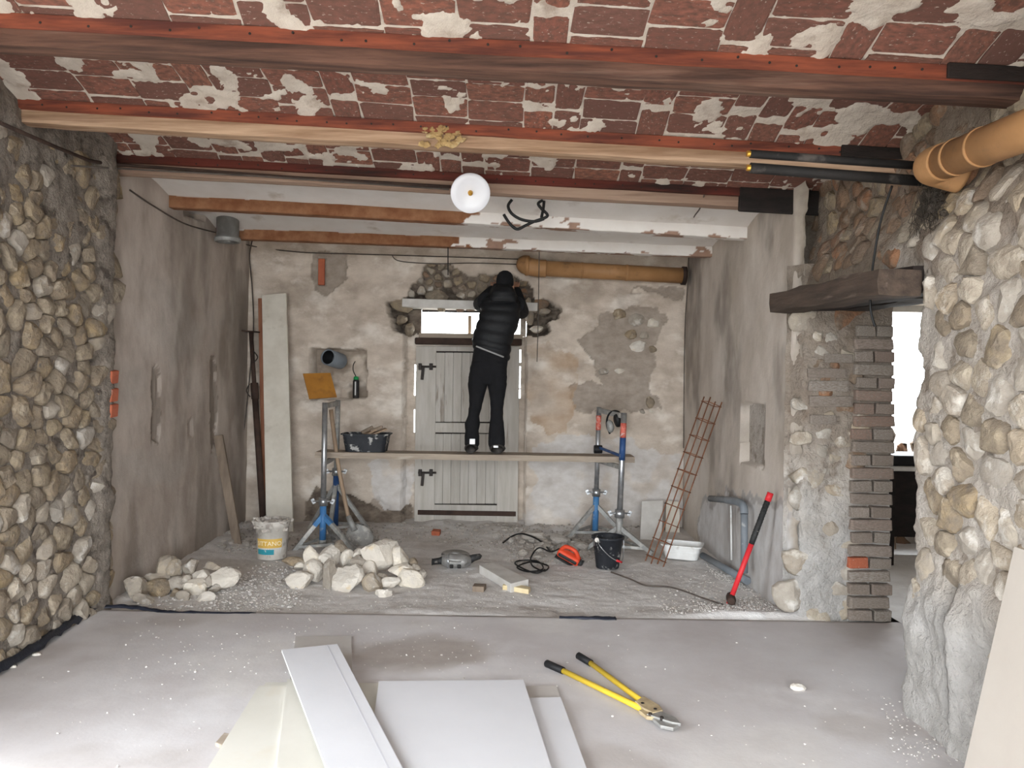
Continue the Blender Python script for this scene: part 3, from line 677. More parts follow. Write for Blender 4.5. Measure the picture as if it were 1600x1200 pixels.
# ---------------- the next room seen through the doorway
fr = sheet('floor_next_room', 'floor_dust', 2.46, 6.0, 2.0, 7.4, .05, lambda u, v: (u, v, .0+.012*fbm(u, v, 5, 4, 71)))
WN0, WN1, WNZ0, WNZ1, YW2 = 3.05, 5.15, .86, 2.25, 7.2  # window widened out of view to brighten the floor of this room
mb = MB(); mb.box(((2.2+WN0)/2, YW2+.15, 1.4), (WN0-2.2, .3, 3.0)); mb.box(((6.2+WN1)/2, YW2+.15, 1.4), (6.2-WN1, .3, 3.0)); mb.box(((WN0+WN1)/2, YW2+.15, WNZ0/2-.05), (WN1-WN0, .3, WNZ0+.1)); mb.box(((WN0+WN1)/2, YW2+.15, (WNZ1+2.9)/2), (WN1-WN0, .3, 2.9-WNZ1))
w2 = mb.obj('wall_next_room', 'mortar_light'); w2['kind'] = 'structure'
rubble(w2, 'stone_brown', 3.0, 4.3, .02, .8, .18, lambda u, v, n: Vector((u, YW2-n, v)), 37, None, gap=.015, h=(.02, .05), maxn=40)
mb = MB(); mb.box((6.15, 4.6, 1.4), (.3, 5.6, 3.0)); o = mb.obj('wall_next_room_side', 'mortar_light'); o['kind'] = 'structure'
mb = MB(); mb.box((4.2, 1.9, 1.4), (4.0, .2, 3.0)); o = mb.obj('wall_next_room_front', 'mortar_light'); o['kind'] = 'structure'
mb = MB(); mb.box((4.2, 4.6, 2.85), (4.4, 5.8, .1)); o = mb.obj('ceiling_next_room', 'ceiling_white'); o['kind'] = 'structure'
mb = MB(); mb.box((2.16, 6.55, 1.4), (.6, 1.9, 3.0)); o = mb.obj('wall_between_rooms', 'mortar_light'); o['kind'] = 'structure'
w2f = thing('window_2', 'bare window opening with grey frame in the next room', None, ((WN0+WN1)/2, YW2, WNZ0), kind='structure')
mb = MB(); mb.box((WN0+.02, YW2+.2, 1.55), (.06, .06, 1.4)); mb.obj('window_jamb', 'concrete_white', w2f)
mb = MB(); mb.box((WN1-.02, YW2+.2, 1.55), (.06, .06, 1.4)); mb.obj('window_jamb', 'concrete_white', w2f)
mb = MB(); mb.box(((WN0+WN1)/2, YW2+.2, WNZ1-.03), (WN1-WN0, .06, .06)); mb.obj('window_head', 'concrete_white', w2f)
mb = MB(); mb.box((3.40, YW2+.24, 1.12), (.18, .05, .52)); mb.obj('window_panel', 'steel_dull', w2f)

# ---------------- ceiling: beams and brick vaults
def beam_line(pa, pb, Y):
    a = WY(*pa, Y); b = WY(*pb, Y); k = (b.z-a.z)/(b.x-a.x); return lambda x, a=a, k=k: a.z+k*(x-a.x)
BEAMS = [  # depth, bottom line, width, lath height
    (3.0, beam_line((0, 71), (1600, 160), 3.0)), (4.0, beam_line((0, 190), (1420, 273), 4.0)), (5.0, beam_line((165, 270), (1285, 331), 5.0)),
    (5.90, beam_line((260, 323), (1185, 374), 5.90)), (6.90, beam_line((375, 373), (1115, 401), 6.90))]
zA = BEAMS[0][1]
BEAMS.insert(0, (2.0, lambda x: zA(x)+.0))
BW = .10; LH = .118          # beam width; height of the springing above the beam's underside
XA, XB = -2.78, 2.12
def vault_z(i, x, y, rise=.10):
    y0, y1 = BEAMS[i][0]+BW, (BEAMS[i+1][0] if i+1 < len(BEAMS) else YB+.02)
    t = np.clip((y-y0)/(y1-y0), 0, 1); a = BEAMS[i][1](x)+LH; b = (BEAMS[i+1][1](x) if i+1 < len(BEAMS) else BEAMS[i][1](x)+.22-LH+.02)+LH
    return a+(b-a)*t+rise*4*t*(1-t)
def vault_slope(i, x, y):
    return (float(vault_z(i, x, y+.01))-float(vault_z(i, x, y-.01)))/.02
VN = ['ceiling', 'ceiling', 'ceiling']
for i in range(3):
    y0, y1 = BEAMS[i][0]+BW, BEAMS[i+1][0]
    vt = thing('ceiling', None, None, (-.3, (y0+y1)/2, float(vault_z(i, -.3, (y0+y1)/2))), kind='structure')
    vt['label'] = ['nearest red brick vault of the ceiling', 'red brick vault between the dark beam and the tan beam', 'red brick vault over the screed edge between two beams'][i]
    def mz(u, v, i=i):
        n1 = fbm(u, v, 5.5, 5, 80+i*3); n2 = fbm(u, v, 13, 4, 90+i)
        patch = smooth(.20, .30, n1+.35*n2)
        return vault_z(i, u, v)+.0055-.0125*patch-.006*n2-.006*fbm(u, v, 34, 3, 3)
    sheet('mortar', 'mortar_white', XA, XB, y0-.04, y1+.02, .0125, lambda u, v: (u, v, mz(u, v)), parent=vt, flip=True)
    rs = np.random.RandomState(70+i); x = XA+.02
    slope_x = BEAMS[i][1](1)-BEAMS[i][1](0)
    while x < XB:
        wide = rs.rand() < .62; w = .285 if wide else .145; w *= rs.uniform(.95, 1.03); y = y0-.02; first = True
        while y < y1-.02:
            ln = (.148 if wide else .29)*rs.uniform(.96, 1.03)
            if first: ln *= rs.choice([1, .5, .75]); first = False
            ye = min(y+ln, y1+.015)
            if ye-y > .04:
                c = Vector((x+w/2, (y+ye)/2, 0)); zc = float(vault_z(i, c.x, c.y)); a = math.atan(vault_slope(i, c.x, c.y))
                brick(vt, BRV[rs.randint(6)], 'brick_vault', (c.x, c.y, zc+.02+rs.uniform(-.002, .002)), (w-rs.uniform(.005, .012), (ye-y)-rs.uniform(.004, .011), .04), rotm(a, -math.atan(slope_x), rs.uniform(-.012, .012)))
            y = ye
        x += w
    # slab above keeps the sky out
# plastered vaults over the bay
for i in range(3, 6):
    y0, y1 = BEAMS[i][0]+BW, (BEAMS[i+1][0] if i < 5 else YB+.1)
    c_ = sheet('ceiling', 'ceiling_white', XA, XB, y0-.02, y1+.02, .03, lambda u, v: (u, v, vault_z(i, u, v, .05)-.03+.006*fbm(u, v, 3, 3, 60+i)), flip=True,
          attrs={'a_peel': lambda u, v: u*0})
    c_['label'] = ['white plastered vault beyond the third beam', 'white plastered vault between the two painted beams', 'white plastered ceiling strip against the back wall'][i-3]
o = MB().box((-.3, 3.2, 3.16), (5.6, 10.2, .08)).obj('ceiling_deck', 'mortar_dark'); o['kind'] = 'structure'
o = MB().box((-.3, .2, 2.93), (5.4, 3.75, .06)).obj('ceiling_front', 'mortar_white'); o['kind'] = 'structure'

# beams
BSPEC = [('wood_beam_dark', 'wood_lath_red', 'dark brown ceiling beam nearest the camera above the frame'), ('wood_beam_dark', 'wood_lath_red', 'dark brown ceiling beam with orange red batten, nearest in view'),
         ('wood_beam_tan', 'wood_lath_red', 'tan timber ceiling beam with a crusty lump stuck on it'), ('wood_beam_grey', 'wood_lath_dark', 'grey brown timber ceiling beam behind the round white lamp'),
         (None, None, 'white painted ceiling beam with peeling rust brown left half, nearer of two'), (None, None, 'white painted ceiling beam closest to the back wall')]
def peel(i, u):
    pass
for i, (Y, zf) in enumerate(BEAMS):
    xa, xb = (XA, XB) if i < 3 else ((XA, 2.05) if i == 3 else (XA, 1.9))
    bt = thing('ceiling_beam', BSPEC[i][2], 'beam', ((xa+xb)/2, Y+BW/2, zf((xa+xb)/2)), group='timber ceiling beams')
    if i < 4:
        timber('timber', BSPEC[i][0], (xa, Y, zf(xa)), (xb, Y, zf(xb)), BW, .2, bt, 20+i, .006, 60)
        m = MB(); n = 40; vs = []; fs = []
        for k in range(n+1):
            x = xa+(xb-xa)*k/n; z = zf(x); wob = .004*mnoise.noise(Vector((x*2, i*5, 0)))
            for a, b in ((-.022, .072), (0, .068), (0, .122), (-.018, .122)): vs.append((x, Y+a+wob, z+b+wob))
        for k in range(n):
            for j in range(4): fs.append((k*4+j, k*4+(j+1) % 4, (k+1)*4+(j+1) % 4, (k+1)*4+j))
        fs += [(0, 1, 2, 3), tuple(n*4+k for k in (3, 2, 1, 0))]
        lath = m.add(vs, fs).obj('batten', BSPEC[i][1], bt)
        nm = MB(); rs = np.random.RandomState(i)
        x = xa+.1
        while x < min(xb, 2.0):
            z = zf(x)+.095+rs.uniform(-.012, .012); nm.cyl((x, Y-.0235, z), (x, Y-.015, z), .0055, n=6); x += rs.uniform(.09, .2)
        nl = nm.obj('nail', 'iron_dark', lath); nl['kind'] = 'stuff'
        if i == 3:   # black right end
            MB().bar((1.45, Y-.012, zf(1.45)+.05), (2.05, Y-.012, zf(2.05)+.05), .03, .16).obj('black_end', 'wood_black', bt, bevel=.01)
        if i == 1:
            MB().bar((1.66, Y-.026, zf(1.66)+.097), (2.1, Y-.026, zf(2.1)+.097), .016, .058).obj('black_batten', 'wood_black', bt, bevel=.004)
        if i == 2:
            MB().bar((1.68, Y-.026, zf(1.68)+.097), (2.1, Y-.026, zf(2.1)+.097), .016, .058).obj('black_batten', 'wood_black', bt, bevel=.004)
    else:
        xp = .0-.3 if i == 4 else -.45
        body = sheet('timber', 'ceiling_white', xa, xb, -.10, .30, .012,
              lambda u, v, Y=Y, zf=zf: (u, Y+np.where(v < 0, -v, 0.)+.006*fbm(u, v, 6, 3, 8), zf(u)+np.where(v < 0, 0., np.minimum(v, .24))+.004*fbm(u, v, 8, 3, 3)), parent=bt, kind=None, flip=False,
              attrs={'a_peel': lambda u, v, xp=xp, i=i: np.where(fbm(u, v, 3, 4, 40+i)*.25+(xp-u)*(.5)+.0 > 0, f01(v < .105+.06*fbm(u, v, 5, 4, 50+i)), .85*f01(fbm(u, v*2.5, 6, 5, 55+i)+.2*smooth(.05, -.02, v) > .27))})

# ---------------- door
DYP = YB+REC-.055
k = DYP/1200
def DP(px, py): p = WY(px, py, DYP); return p
d1 = thing('door_1', 'grey weathered wooden door with vertical planks and iron bolts', None, (DP(729, 812).x, DYP, ZF), kind='structure')
def dboard(name, x0, y0, x1, y1, t=.03, yo=0, m='door_paint', par=d1, bev=.004):
    a = DP(x0, y0); b = DP(x1, y1); 
    return MB().box(((a.x+b.x)/2, DYP+yo, (a.z+b.z)/2), (abs(b.x-a.x), t, abs(a.z-b.z)), rotm(0, -.004, 0)).obj(name, m, par, bevel=bev)
dboard('stile', 651, 541, 678, 826); dboard('stile', 780, 541, 808, 826)
dboard('rail', 676, 541, 783, 550, .028, .003); dboard('rail', 676, 660, 783, 677, .028, .003); dboard('rail', 676, 788, 783, 826, .028, .003)
MB().box((DP(729, 670).x, DYP+.03, DP(729, 670).z), (.7, .006, 1.65)).obj('gap_shade_sheet', 'wood_black', d1)  # black sheet added behind the planks to paint their gaps dark
ub = [678.5, 694.5, 708, 721, 734, 748, 764, 779.5]
for a, b in zip(ub[:-1], ub[1:]): dboard('plank', a+.9, 550.8, b-.9, 659.4, .02, .012, bev=.006)
lb = [678.5, 692, 704.5, 719, 732, 745, 759, 773, 779.5]
for a, b in zip(lb[:-1], lb[1:]): dboard('plank', a+.9, 677.8, b-.9, 787.4, .02, .012, bev=.006)
for py in (573, 738):
    a = DP(654, py); b = DP(682, py)
    bo = MB().cyl((a.x, DYP-.035, a.z), (b.x, DYP-.035, b.z), .011, n=10).obj('bolt', 'iron_dark', d1)
    for px in (657, 674): c = DP(px, py); MB().box((c.x, DYP-.028, c.z), (.035, .04, .07)).obj('bolt_bracket', 'iron_dark', bo, bevel=.004)
    c = DP(661, py+10); MB().box((c.x, DYP-.04, c.z), (.03, .02, .14), rotm(0, .08, 0)).obj('bolt_handle', 'iron_dark', bo, bevel=.005)
a = DP(653, 800); b = DP(806, 800); MB().box(((a.x+b.x)/2, DYP-.022, a.z), (b.x-a.x, .015, .05)).obj('bottom_strap', 'iron_rust', d1, bevel=.004)
a = DP(652, 533); b = DP(808, 535); MB().bar((a.x-.02, DYP-.03, a.z), (b.x+.05, DYP-.03, b.z), .07, .07).obj('top_bar', 'iron_rust', d1, bevel=.012)
a = DP(656, 530); b = DP(815, 530); MB().box(((a.x+b.x)/2, YB+REC-.02, DP(700, 526).z), (b.x-a.x+.02, .12, .07)).obj('transom_sill', 'plank_grey', d1, bevel=.01)
# transom window over the door
w1 = thing('window_1', 'bright transom window opening above the grey door', None, ((TR[0]+TR[1])/2, YB+REC, TR[2]), kind='structure')
MB().box(((TR[0]+TR[1])/2, YB+REC+.04, TR[3]-.01), (TR[1]-TR[0], .05, .028)).obj('window_head', 'iron_dark', w1)
MB().box((WY(734, 500, YB+REC+.1).x, YB+REC+.1, (TR[2]+TR[3])/2-.02), (.035, .05, (TR[3]-TR[2])-.06)).obj('window_post', 'wood_handle', w1)
MB().box((TR[1]-.03, YB+REC+.05, (TR[2]+TR[3])/2), (.06, .05, TR[3]-TR[2])).obj('window_jamb', 'mortar_light', w1)
# outer thickness of the wall around the openings
mb = MB(); mb.box((-1.95, YB+.62, 1.4), (1.7, .3, 3.1)); mb.box((1.14, YB+.62, 1.4), (1.86, .3, 3.1)); mb.box((-.4, YB+.62, 2.66), (1.6, .3, .75))
mb.obj('wall_outer', 'mortar_light', wb)
a = WY(629, 474, YB-.0); b = WY(840, 480, YB-.0)
t = thing('new_lintel', 'smooth white concrete lintel freshly set over the transom', 'lintel', ((a.x+b.x)/2, YB+.05, a.z-.05))
MB().bar((a.x, YB+.07, a.z+.005), (b.x, YB+.07, b.z), .22, .085).obj('lintel_block', 'concrete_white', t, bevel=.006)

# ================================================================== THINGS
# ---- pendant lamp
c = WY(735, 302, 4.72); n_ = (CAM-c).normalized(); tilt = (n_+Vector((0, 0, -.15))).normalized(); Mq = tilt.to_track_quat('Z', 'Y').to_matrix()
lp = thing('pendant_lamp', 'round white enamel lamp shade hanging below the third beam', 'lamp', c)
MB().lathe([(.010, -.030), (.03, -.028), (.08, -.018), (.118, -.004), (.122, .0), (.120, .004), (.08, -.008), (.03, -.018), (.012, -.020)], c, 40, Mq).obj('shade', 'enamel_white', lp)
MB().lathe([(.0, .022), (.009, .020), (.014, .010), (.016, -.02), (.02, -.022), (.02, -.06), (.0, -.06)], c, 18, Mq).obj('socket', 'brass', lp)
top = Vector((c.x, 5.0, BEAMS[3][1](c.x)+.03)); MB().tube(spline([c-tilt*.055, c-tilt*.12+Vector((0, .05, .03)), top]), .006, 8).obj('cord', 'wire_black', lp)
# ---- cable loops by the lamp
def cable(name, label, cat, pts, r, m='wire_black', group=None, n=8, straight=False):
    P = [Vector(p) for p in pts]; return tag(MB().tube(P if straight else spline(P, n), r, 8).obj(name, m, None, P[0]), label, cat, group)
yc = 5.6
cb = thing('cable_bundle', 'black cable loops dangling from the painted beams beside the lamp', 'cable', WY(845, 330, yc))
MB().tube(spline([WY(*p, yc) for p in ((800, 312), (794, 322), (800, 334), (815, 343), (835, 346), (850, 342))], 8), .011, 8).obj('cable', 'wire_black', cb)
MB().tube(spline([WY(*p, yc) for p in ((787, 335), (797, 350), (808, 358), (820, 353), (835, 346), (852, 340), (855, 335), (846, 326), (841, 318), (848, 313))], 8), .011, 8).obj('cable', 'wire_black', cb)
MB().tube(spline([WY(*p, yc) for p in ((850, 314), (849, 325), (846, 340))], 8), .011, 8).obj('cable', 'wire_black', cb)
# ---- wires along walls and ceiling
z3 = BEAMS[3][1]
cable('conduit', 'dark iron conduit running along the left stone wall and third beam', 'conduit', [WX(0, 192, -2.48), WX(90, 231, -2.48), WX(140, 251, -2.51), WY(168, 256, 4.90), WY(250, 262, 4.95), WY(450, 277, 4.955), WY(705, 292, 4.96)], .011, 'iron_rust', straight=True)
cable('conduit', 'thin grey conduit just under the iron one on the third beam', 'conduit', [WX(112, 259, -2.50), WY(180, 263, 4.90), WY(400, 275, 4.95), WY(702, 296, 4.96)], .006, 'wire', straight=True)
cable('wall_wire', 'thin wire sagging from the upper left plaster wall round to the back wall', 'wire', [WX(203, 297, -2.63), WX(240, 322, -2.63), WX(290, 350, -2.64), WX(345, 366, -2.66), WY(392, 384, 7.82), WY(470, 394, 7.82), WY(560, 397, 7.82), WY(660, 400, 7.82), WY(812, 405, 7.82)], .006, 'wire')
cable('wall_wire', 'second thin wire just below on the back wall, left of the brown pipe', 'wire', [WY(612, 398, 7.82), WY(625, 408, 7.82), WY(680, 412, 7.82), WY(740, 411, 7.82), WY(812, 413, 7.82)], .005, 'wire')
cable('hanging_wire', 'wire hanging down the back left corner beside the steel prop', 'wire', [WY(396, 368, 7.80), WY(390, 400, 7.8), WY(394, 450, 7.8), WY(396, 515, 7.8), WY(389, 600, 7.78), WY(384, 650, 7.78), WY(378, 700, 7.78), WY(376, 780, 7.76)], .007, 'wire')
cable('hanging_wire', 'thin dark wire hanging above the door left of the cable loops', 'wire', [WY(700, 348, 6.9), WY(700, 390, 6.95), WY(700, 430, 7.0)], .005, 'wire_black')
cable('hanging_wire', 'thin pale wire hanging down past the right end of the lintel', 'wire', [WY(843, 350, 6.9), WY(842, 430, 7.1), WY(841, 500, 7.3), WY(839, 565, 7.6)], .004, 'wire')
cable('hanging_wire', 'thin wire hanging from the third beam down the back right corner', 'wire', [WY(1100, 305, 4.98), WY(1094, 325, 5.2), WY(1082, 345, 6.0), WY(1077, 380, 7.0), WY(1075, 440, 7.6), WY(1070, 520, 7.7), WY(1068, 700, 7.75)], .005, 'wire')
cable('hanging_wire', 'dark wire hanging in front of the doorway lintel on the right', 'wire', [WX(1394, 290, 1.79), WX(1375, 350, 1.77), WX(1362, 430, 1.76), WX(1360, 480, 1.76), WX(1367, 510, 1.78)], .006, 'wire_black')
# ---- brown pipe on the back wall
p0 = WY(822, 418, 7.70); p1 = WY(1070, 431, 7.70)
bp = thing('brown_pipe', 'brown plastic drain pipe with elbow running high along the back wall', 'pipe', (p0+p1)/2)
d = (p1-p0).normalized(); R_ = .078
MB().cyl(p0+d*.14, p1, R_, n=24).obj('pipe', 'pvc_brown', bp)
MB().tube(spline([p0+Vector((-.01, .10, .05)), p0+Vector((.0, 0, .02)), p0+d*.10, p0+d*.2], 5), R_*1.12, 24).obj('elbow', 'pvc_brown', bp)
MB().cyl(p0+d*.01+Vector((-.02, 0, .02)), p0+d*.05+Vector((-.02, 0, .02)), R_*1.28, n=24).obj('collar', 'pvc_brown', bp)
for q in (.55, 1.0): MB().cyl(p0+d*q, p0+d*(q+.02), R_*1.05, n=24).obj('joint_ring', 'pvc_brown', bp)
MB().cyl(p1-d*.03, p1+d*.01, R_*1.18, n=24).obj('end_collar', 'iron_rust', bp)
# ---- brown pipe near right
q0 = WX(1462, 258, 1.80); q1 = WX(1600, 205, 1.78); dd = (q1-q0).normalized(); q2 = q1+dd*.7
np_ = thing('brown_pipe', 'large brown plastic pipe under the ceiling along the right stone wall', 'pipe', q0)
MB().cyl(q0, q2, .073, n=28).obj('pipe', 'pvc_brown', np_)
MB().tube(spline([q0+Vector((.14, .04, -.03)), q0+Vector((.05, .045, -.005)), q0-dd*.02, q0+dd*.08], 6), .079, 24).obj('elbow', 'pvc_brown', np_)
for q in (.16, .34): MB().cyl(q0+dd*q, q0+dd*(q+.02), .077, n=28).obj('joint_ring', 'pvc_brown', np_)
rs = np.random.RandomState(12); wc = WX(1450, 318, 1.86)
t = thing('cobweb_clump', 'dusty dark clump of cobweb below the near brown pipe', 'cobweb', wc)
cm = MB(); cl_ = MB()
for k in range(26):
    p, f = rock_co(rs, 1, 6); s_ = rs.uniform(.02, .06); q = wc+Vector((.03+rs.uniform(-.02, .02), rs.normal(0, .05), rs.normal(.03, .05))); cl_.add([Vector(v*s_)+q for v in p], f)
for k in range(150):
    q = wc+Vector((rs.uniform(-.02, .03), rs.normal(0, .06), rs.normal(.02, .07))); P = [q]
    for j in range(4): P.append(P[-1]+Vector((rs.normal(0, .008), rs.normal(0, .022), rs.normal(-.012, .025))))
    cm.tube(spline(P, 3), .0013, 3, cap=False)
cl_.obj('dust_lumps', 'wool', t)['kind'] = 'stuff'; cm.obj('web_strands', 'wool', t)['kind'] = 'stuff'
# ---- two black tubes
for (a, b, lab) in (((1167, 240), (1422, 258), 'upper of two black tubes with a bright cut end on the right'), ((1167, 262), (1415, 281), 'lower of two black tubes with a bright cut end on the right')):
    a = WY(*a, 3.5); b = WY(*b, 3.5); e = (b-a).normalized()
    t = thing('black_tube', lab, 'tube', a, 'black insulated tubes')
    MB().cyl(a+e*.015, b+e*.12, .019 if 'upper' in lab else .024, n=16).obj('sleeve', 'black_tube', t); MB().cyl(a, a+e*.03, .014, n=14).obj('copper_end', 'brass', t)
# ---- nest on the tan beam
rs = np.random.RandomState(3); nb = MB(); z2 = BEAMS[2][1]
t = thing('mud_nest', 'crusty yellowish lump stuck on the tan ceiling beam', 'nest', WY(690, 210, 3.98))
for k in range(46):
    c = WY(690+rs.uniform(-32, 32), 212+rs.uniform(-14, 16)-abs(rs.randn())*0, 3.985); p, f = rock_co(rs, 1, 6); nb.add([Vector(v*np.array([.05, .022, .04])*rs.uniform(.5, 1))+c for v in p], f)
nb.obj('crust', 'nest', t)
# ---- grey flue under the ceiling at the left
c = WY(356, 348, 6.72); t = thing('flue_pipe', 'short grey metal flue stub under the ceiling in the left corner', 'pipe', c)
MB().lathe([(.095, .18), (.095, -.12), (.105, -.125), (.105, -.165), (.085, -.17), (.08, -.14), (.08, .1)], c, 24).obj('flue', 'metal_flue', t)
MB().lathe([(.112, -.14), (.112, -.165), (.10, -.17)], c, 24).obj('flue_rim', 'steel_dull', t)

# ---- leaning boards at the left
def lean_board(name, label, cat, tl, tr, br, bl, yt, yb, th, m, parent=None, group=None, bevel=.003):
    """board given by the pixels of its front face; leaning from depth yb at the foot to yt at the top"""
    A = [WY(*bl, yb), WY(*br, yb), WY(*tr, yt), WY(*tl, yt)]; nrm = (A[1]-A[0]).cross(A[3]-A[0]).normalized()
    if nrm.y < 0: nrm = -nrm
    mb = MB().hexa(A, [p+nrm*th for p in A])
    if parent is not None: return mb.obj(name, m, parent, bevel=bevel)
    o = mb.obj(name, m, None, (A[0]+A[1])/2, bevel=bevel); return tag(o, label, cat, group)
lean_board('leaning_board', 'tall pale grey board leaning against the back wall behind the bucket', 'board', (409, 461), (447, 458), (458, 836), (416, 838), 7.70, 7.42, .035, 'board_pale')
lean_board('leaning_board', 'narrow reddish brown board standing behind the tall pale one', 'board', (403, 466), (414, 466), (424, 830), (410, 830), 7.76, 7.52, .03, 'wood_rust')
lean_board('leaning_plank', 'narrow weathered plank leaning on the left plaster wall', 'plank', (333, 681), (347, 679), (377, 852), (364, 855), 6.98, 6.85, .03, 'wood_old')
a = WY(392, 518, 7.66); b = WY(411, 812, 7.42)
t = thing('steel_prop', 'dark rusty adjustable steel prop leaning in the back left corner', 'prop', b); e = (a-b).normalized()
MB().cyl(b, b+e*1.25, .030, n=14).obj('outer_tube', 'iron_rust', t); MB().cyl(b+e*1.2, a, .021, n=12).obj('inner_tube', 'iron_rust', t)
MB().box(a, (.14, .14, .012), rotm(0, .05, 0)).obj('top_plate', 'iron_rust', t); MB().cyl(b+e*1.18, b+e*1.34, .037, n=12).obj('collar', 'iron_rust', t)
MB().tube(spline([b+e*1.2+Vector((-.04, -.02, 0)), b+e*1.26+Vector((-.07, -.03, 0)), b+e*1.33+Vector((-.04, -.02, 0))]), .006).obj('pin', 'iron_dark', t)
MB().tube(spline([b+e*1.55+Vector((.02, -.02, 0)), b+e*1.6+Vector((.06, -.03, 0)), b+e*1.66+Vector((.02, -.02, 0))]), .006).obj('pin', 'iron_dark', t)
b2 = WY(411, 812, 7.42); MB().box(b+Vector((0, 0, -.005)), (.14, .14, .012)).obj('base_plate', 'iron_rust', t)

# ---- scaffold trestles
def stand(t, base, top, r, m_low, m_up, feet, split=.30, reds=None, legcol='steel_dull', blue=None):
    base = Vector(base); top = Vector(top); e = (top-base).normalized(); L = (top-base).length
    MB().cyl(base, base+e*(split+.1), r*1.22, n=16).obj('outer_pole', m_low, t); MB().cyl(base+e*split, top, r, n=16).obj('inner_pole', m_up, t)
    cl = MB().cyl(base+e*(split+.06), base+e*(split+.13), r*1.7, n=16).obj('clamp', 'steel', t)
    MB().cyl(base+e*(split+.09)+Vector((-.09, -.01, .01)), base+e*(split+.09)+Vector((.09, -.01, .01)), .008, n=8).obj('clamp_screw', 'steel', cl)
    for s in (-1, 1): MB().box(base+e*(split+.09)+Vector((.085*s, -.01, .01)), (.03, .012, .045), rotm(0, .5*s, 0)).obj('wing_nut', 'steel', cl)
    hub = base+e*(split-.02)
    F = [Vector(f) for f in feet]
    for f in F:
        MB().bar(hub, f, .035, .035).obj('leg', legcol, t)
        if blue: MB().bar(hub, hub+(f-hub)*.28, .039, .039).obj('leg_paint', 'paint_blue', t)
    for i in range(len(F)):
        a = hub+(F[i]-hub)*.82; b = hub+(F[(i+1) % len(F)]-hub)*.82; MB().bar(a, b, .024, .024).obj('foot_brace', legcol, t)
    MB().cyl(base, base+e*.03, r*1.3, n=12).obj('pole_foot', legcol, t)
    if reds: MB().cyl(base+e*(L-reds[0]), base+e*(L-reds[1]), r*1.05, n=16).obj('red_sticker', 'sticker_red', t)
    return e, L
zf_ = ZF+.005
Ya, Yb2 = 6.76, 7.36
fa = WY(504, 851, Ya); fa.z = .0; ta = WY(508, 629, Ya)
fb = WY(524, 800, Yb2); fb.z = .0; tb = WY(528, 625, Yb2)
tl = thing('scaffold_trestle', 'left scaffold trestle with blue tripod foot under the plank', 'trestle', (fa.x, Ya, zf_))
stand(tl, (fa.x, Ya, zf_+.04), ta, .024, 'paint_blue', 'steel', [WY(455, 866, Ya-.1)*1.0, (fa.x+.30, Ya-.12, zf_+.012), (fa.x+.02, Ya+.34, zf_+.012)], .27, blue=True)
stand(tl, (fb.x, Yb2, zf_+.04), tb, .024, 'paint_darkblue', 'steel_dull', [(fb.x-.28, Yb2+.12, zf_+.012), (fb.x+.36, Yb2-.05, zf_+.012), (fb.x+.0, Yb2-.26, zf_+.012)], .46)
MB().bar(ta+Vector((.0, 0, -.03)), tb+Vector((0, 0, -.03)), .03, .045).obj('top_arm', 'steel_dull', tl, bevel=.004)
PZ = WY(800, 711, 6.95).z; zarm = PZ-.055-.025
def xat(a, b, z): f = (z-a.z)/(b.z-a.z); return a.x+(b.x-a.x)*f
MB().bar((xat(fa, ta, zarm), Ya, zarm), (xat(fb, tb, zarm), Yb2, zarm), .03, .04).obj('support_arm', 'steel_dull', tl, bevel=.004)
Yc, Yd = 6.80, 7.36
fc = WY(966, 852, Yc); fc.z = 0; tc_ = WY(975, 645, Yc); fd = WY(930, 815, Yd); fd.z = 0; td = WY(936, 636, Yd)
tr = thing('scaffold_trestle', 'right scaffold trestle with red stickers carrying ear defenders', 'trestle', (fc.x, Yc, zf_))
stand(tr, (fc.x, Yc, zf_+.04), tc_, .026, 'steel_dull', 'steel', [(fc.x-.27, Yc+.06, zf_+.012), (fc.x+.28, Yc-.12, zf_+.012), (fc.x+.05, Yc+.34, zf_+.012)], .20, reds=(.22, .09))
stand(tr, (fd.x, Yd, zf_+.04), td, .024, 'paint_blue', 'steel', [(fd.x-.27, Yd-.1, zf_+.012), (fd.x+.3, Yd-.08, zf_+.012), (fd.x, Yd+.3, zf_+.012)], .30, reds=(.22, .08))
e = (tc_-fc).normalized(); MB().cyl(tc_-e*.22-e*.20, tc_-e*.22, .0275, n=16).obj('blue_band', 'paint_darkblue', tr)
MB().bar(tc_+Vector((0, 0, -.03)), td+Vector((0, 0, -.03)), .03, .045).obj('top_arm', 'steel_dull', tr, bevel=.004)
MB().bar((xat(fc, tc_, zarm), Yc, zarm), (xat(fd, td, zarm), Yd, zarm), .03, .04).obj('support_arm', 'steel_dull', tr, bevel=.004)
MB().bar((xat(fc, tc_, PZ+.02), Yc-.02, PZ+.02), (xat(fd, td, PZ+.02), Yd, PZ+.05), .018, .022).obj('cross_brace', 'paint_darkblue', tr)
kn = Vector((xat(fd, td, PZ+.03), Yd-.03, PZ+.03)); MB().cyl(kn+Vector((-.04, 0, -.0)), kn+Vector((.04, 0, 0)), .04, n=14).obj('knob', 'black_rubber', tr, bevel=.006)
# ---- plank
a = WY(492, 712, 6.95); b = WY(992, 717, 6.95); sl = (WY(990, 716, 6.95).z-WY(495, 711, 6.95).z)
t = timber('scaffold_plank', 'plank_grey', (a.x, 6.94, PZ-.055), (b.x, 6.94, PZ-.055), .29, .055, None, 60, .003, 40, org=(0, 7.09, PZ-.055)); tag(t, 'long grey scaffold plank the worker stands on', 'plank')
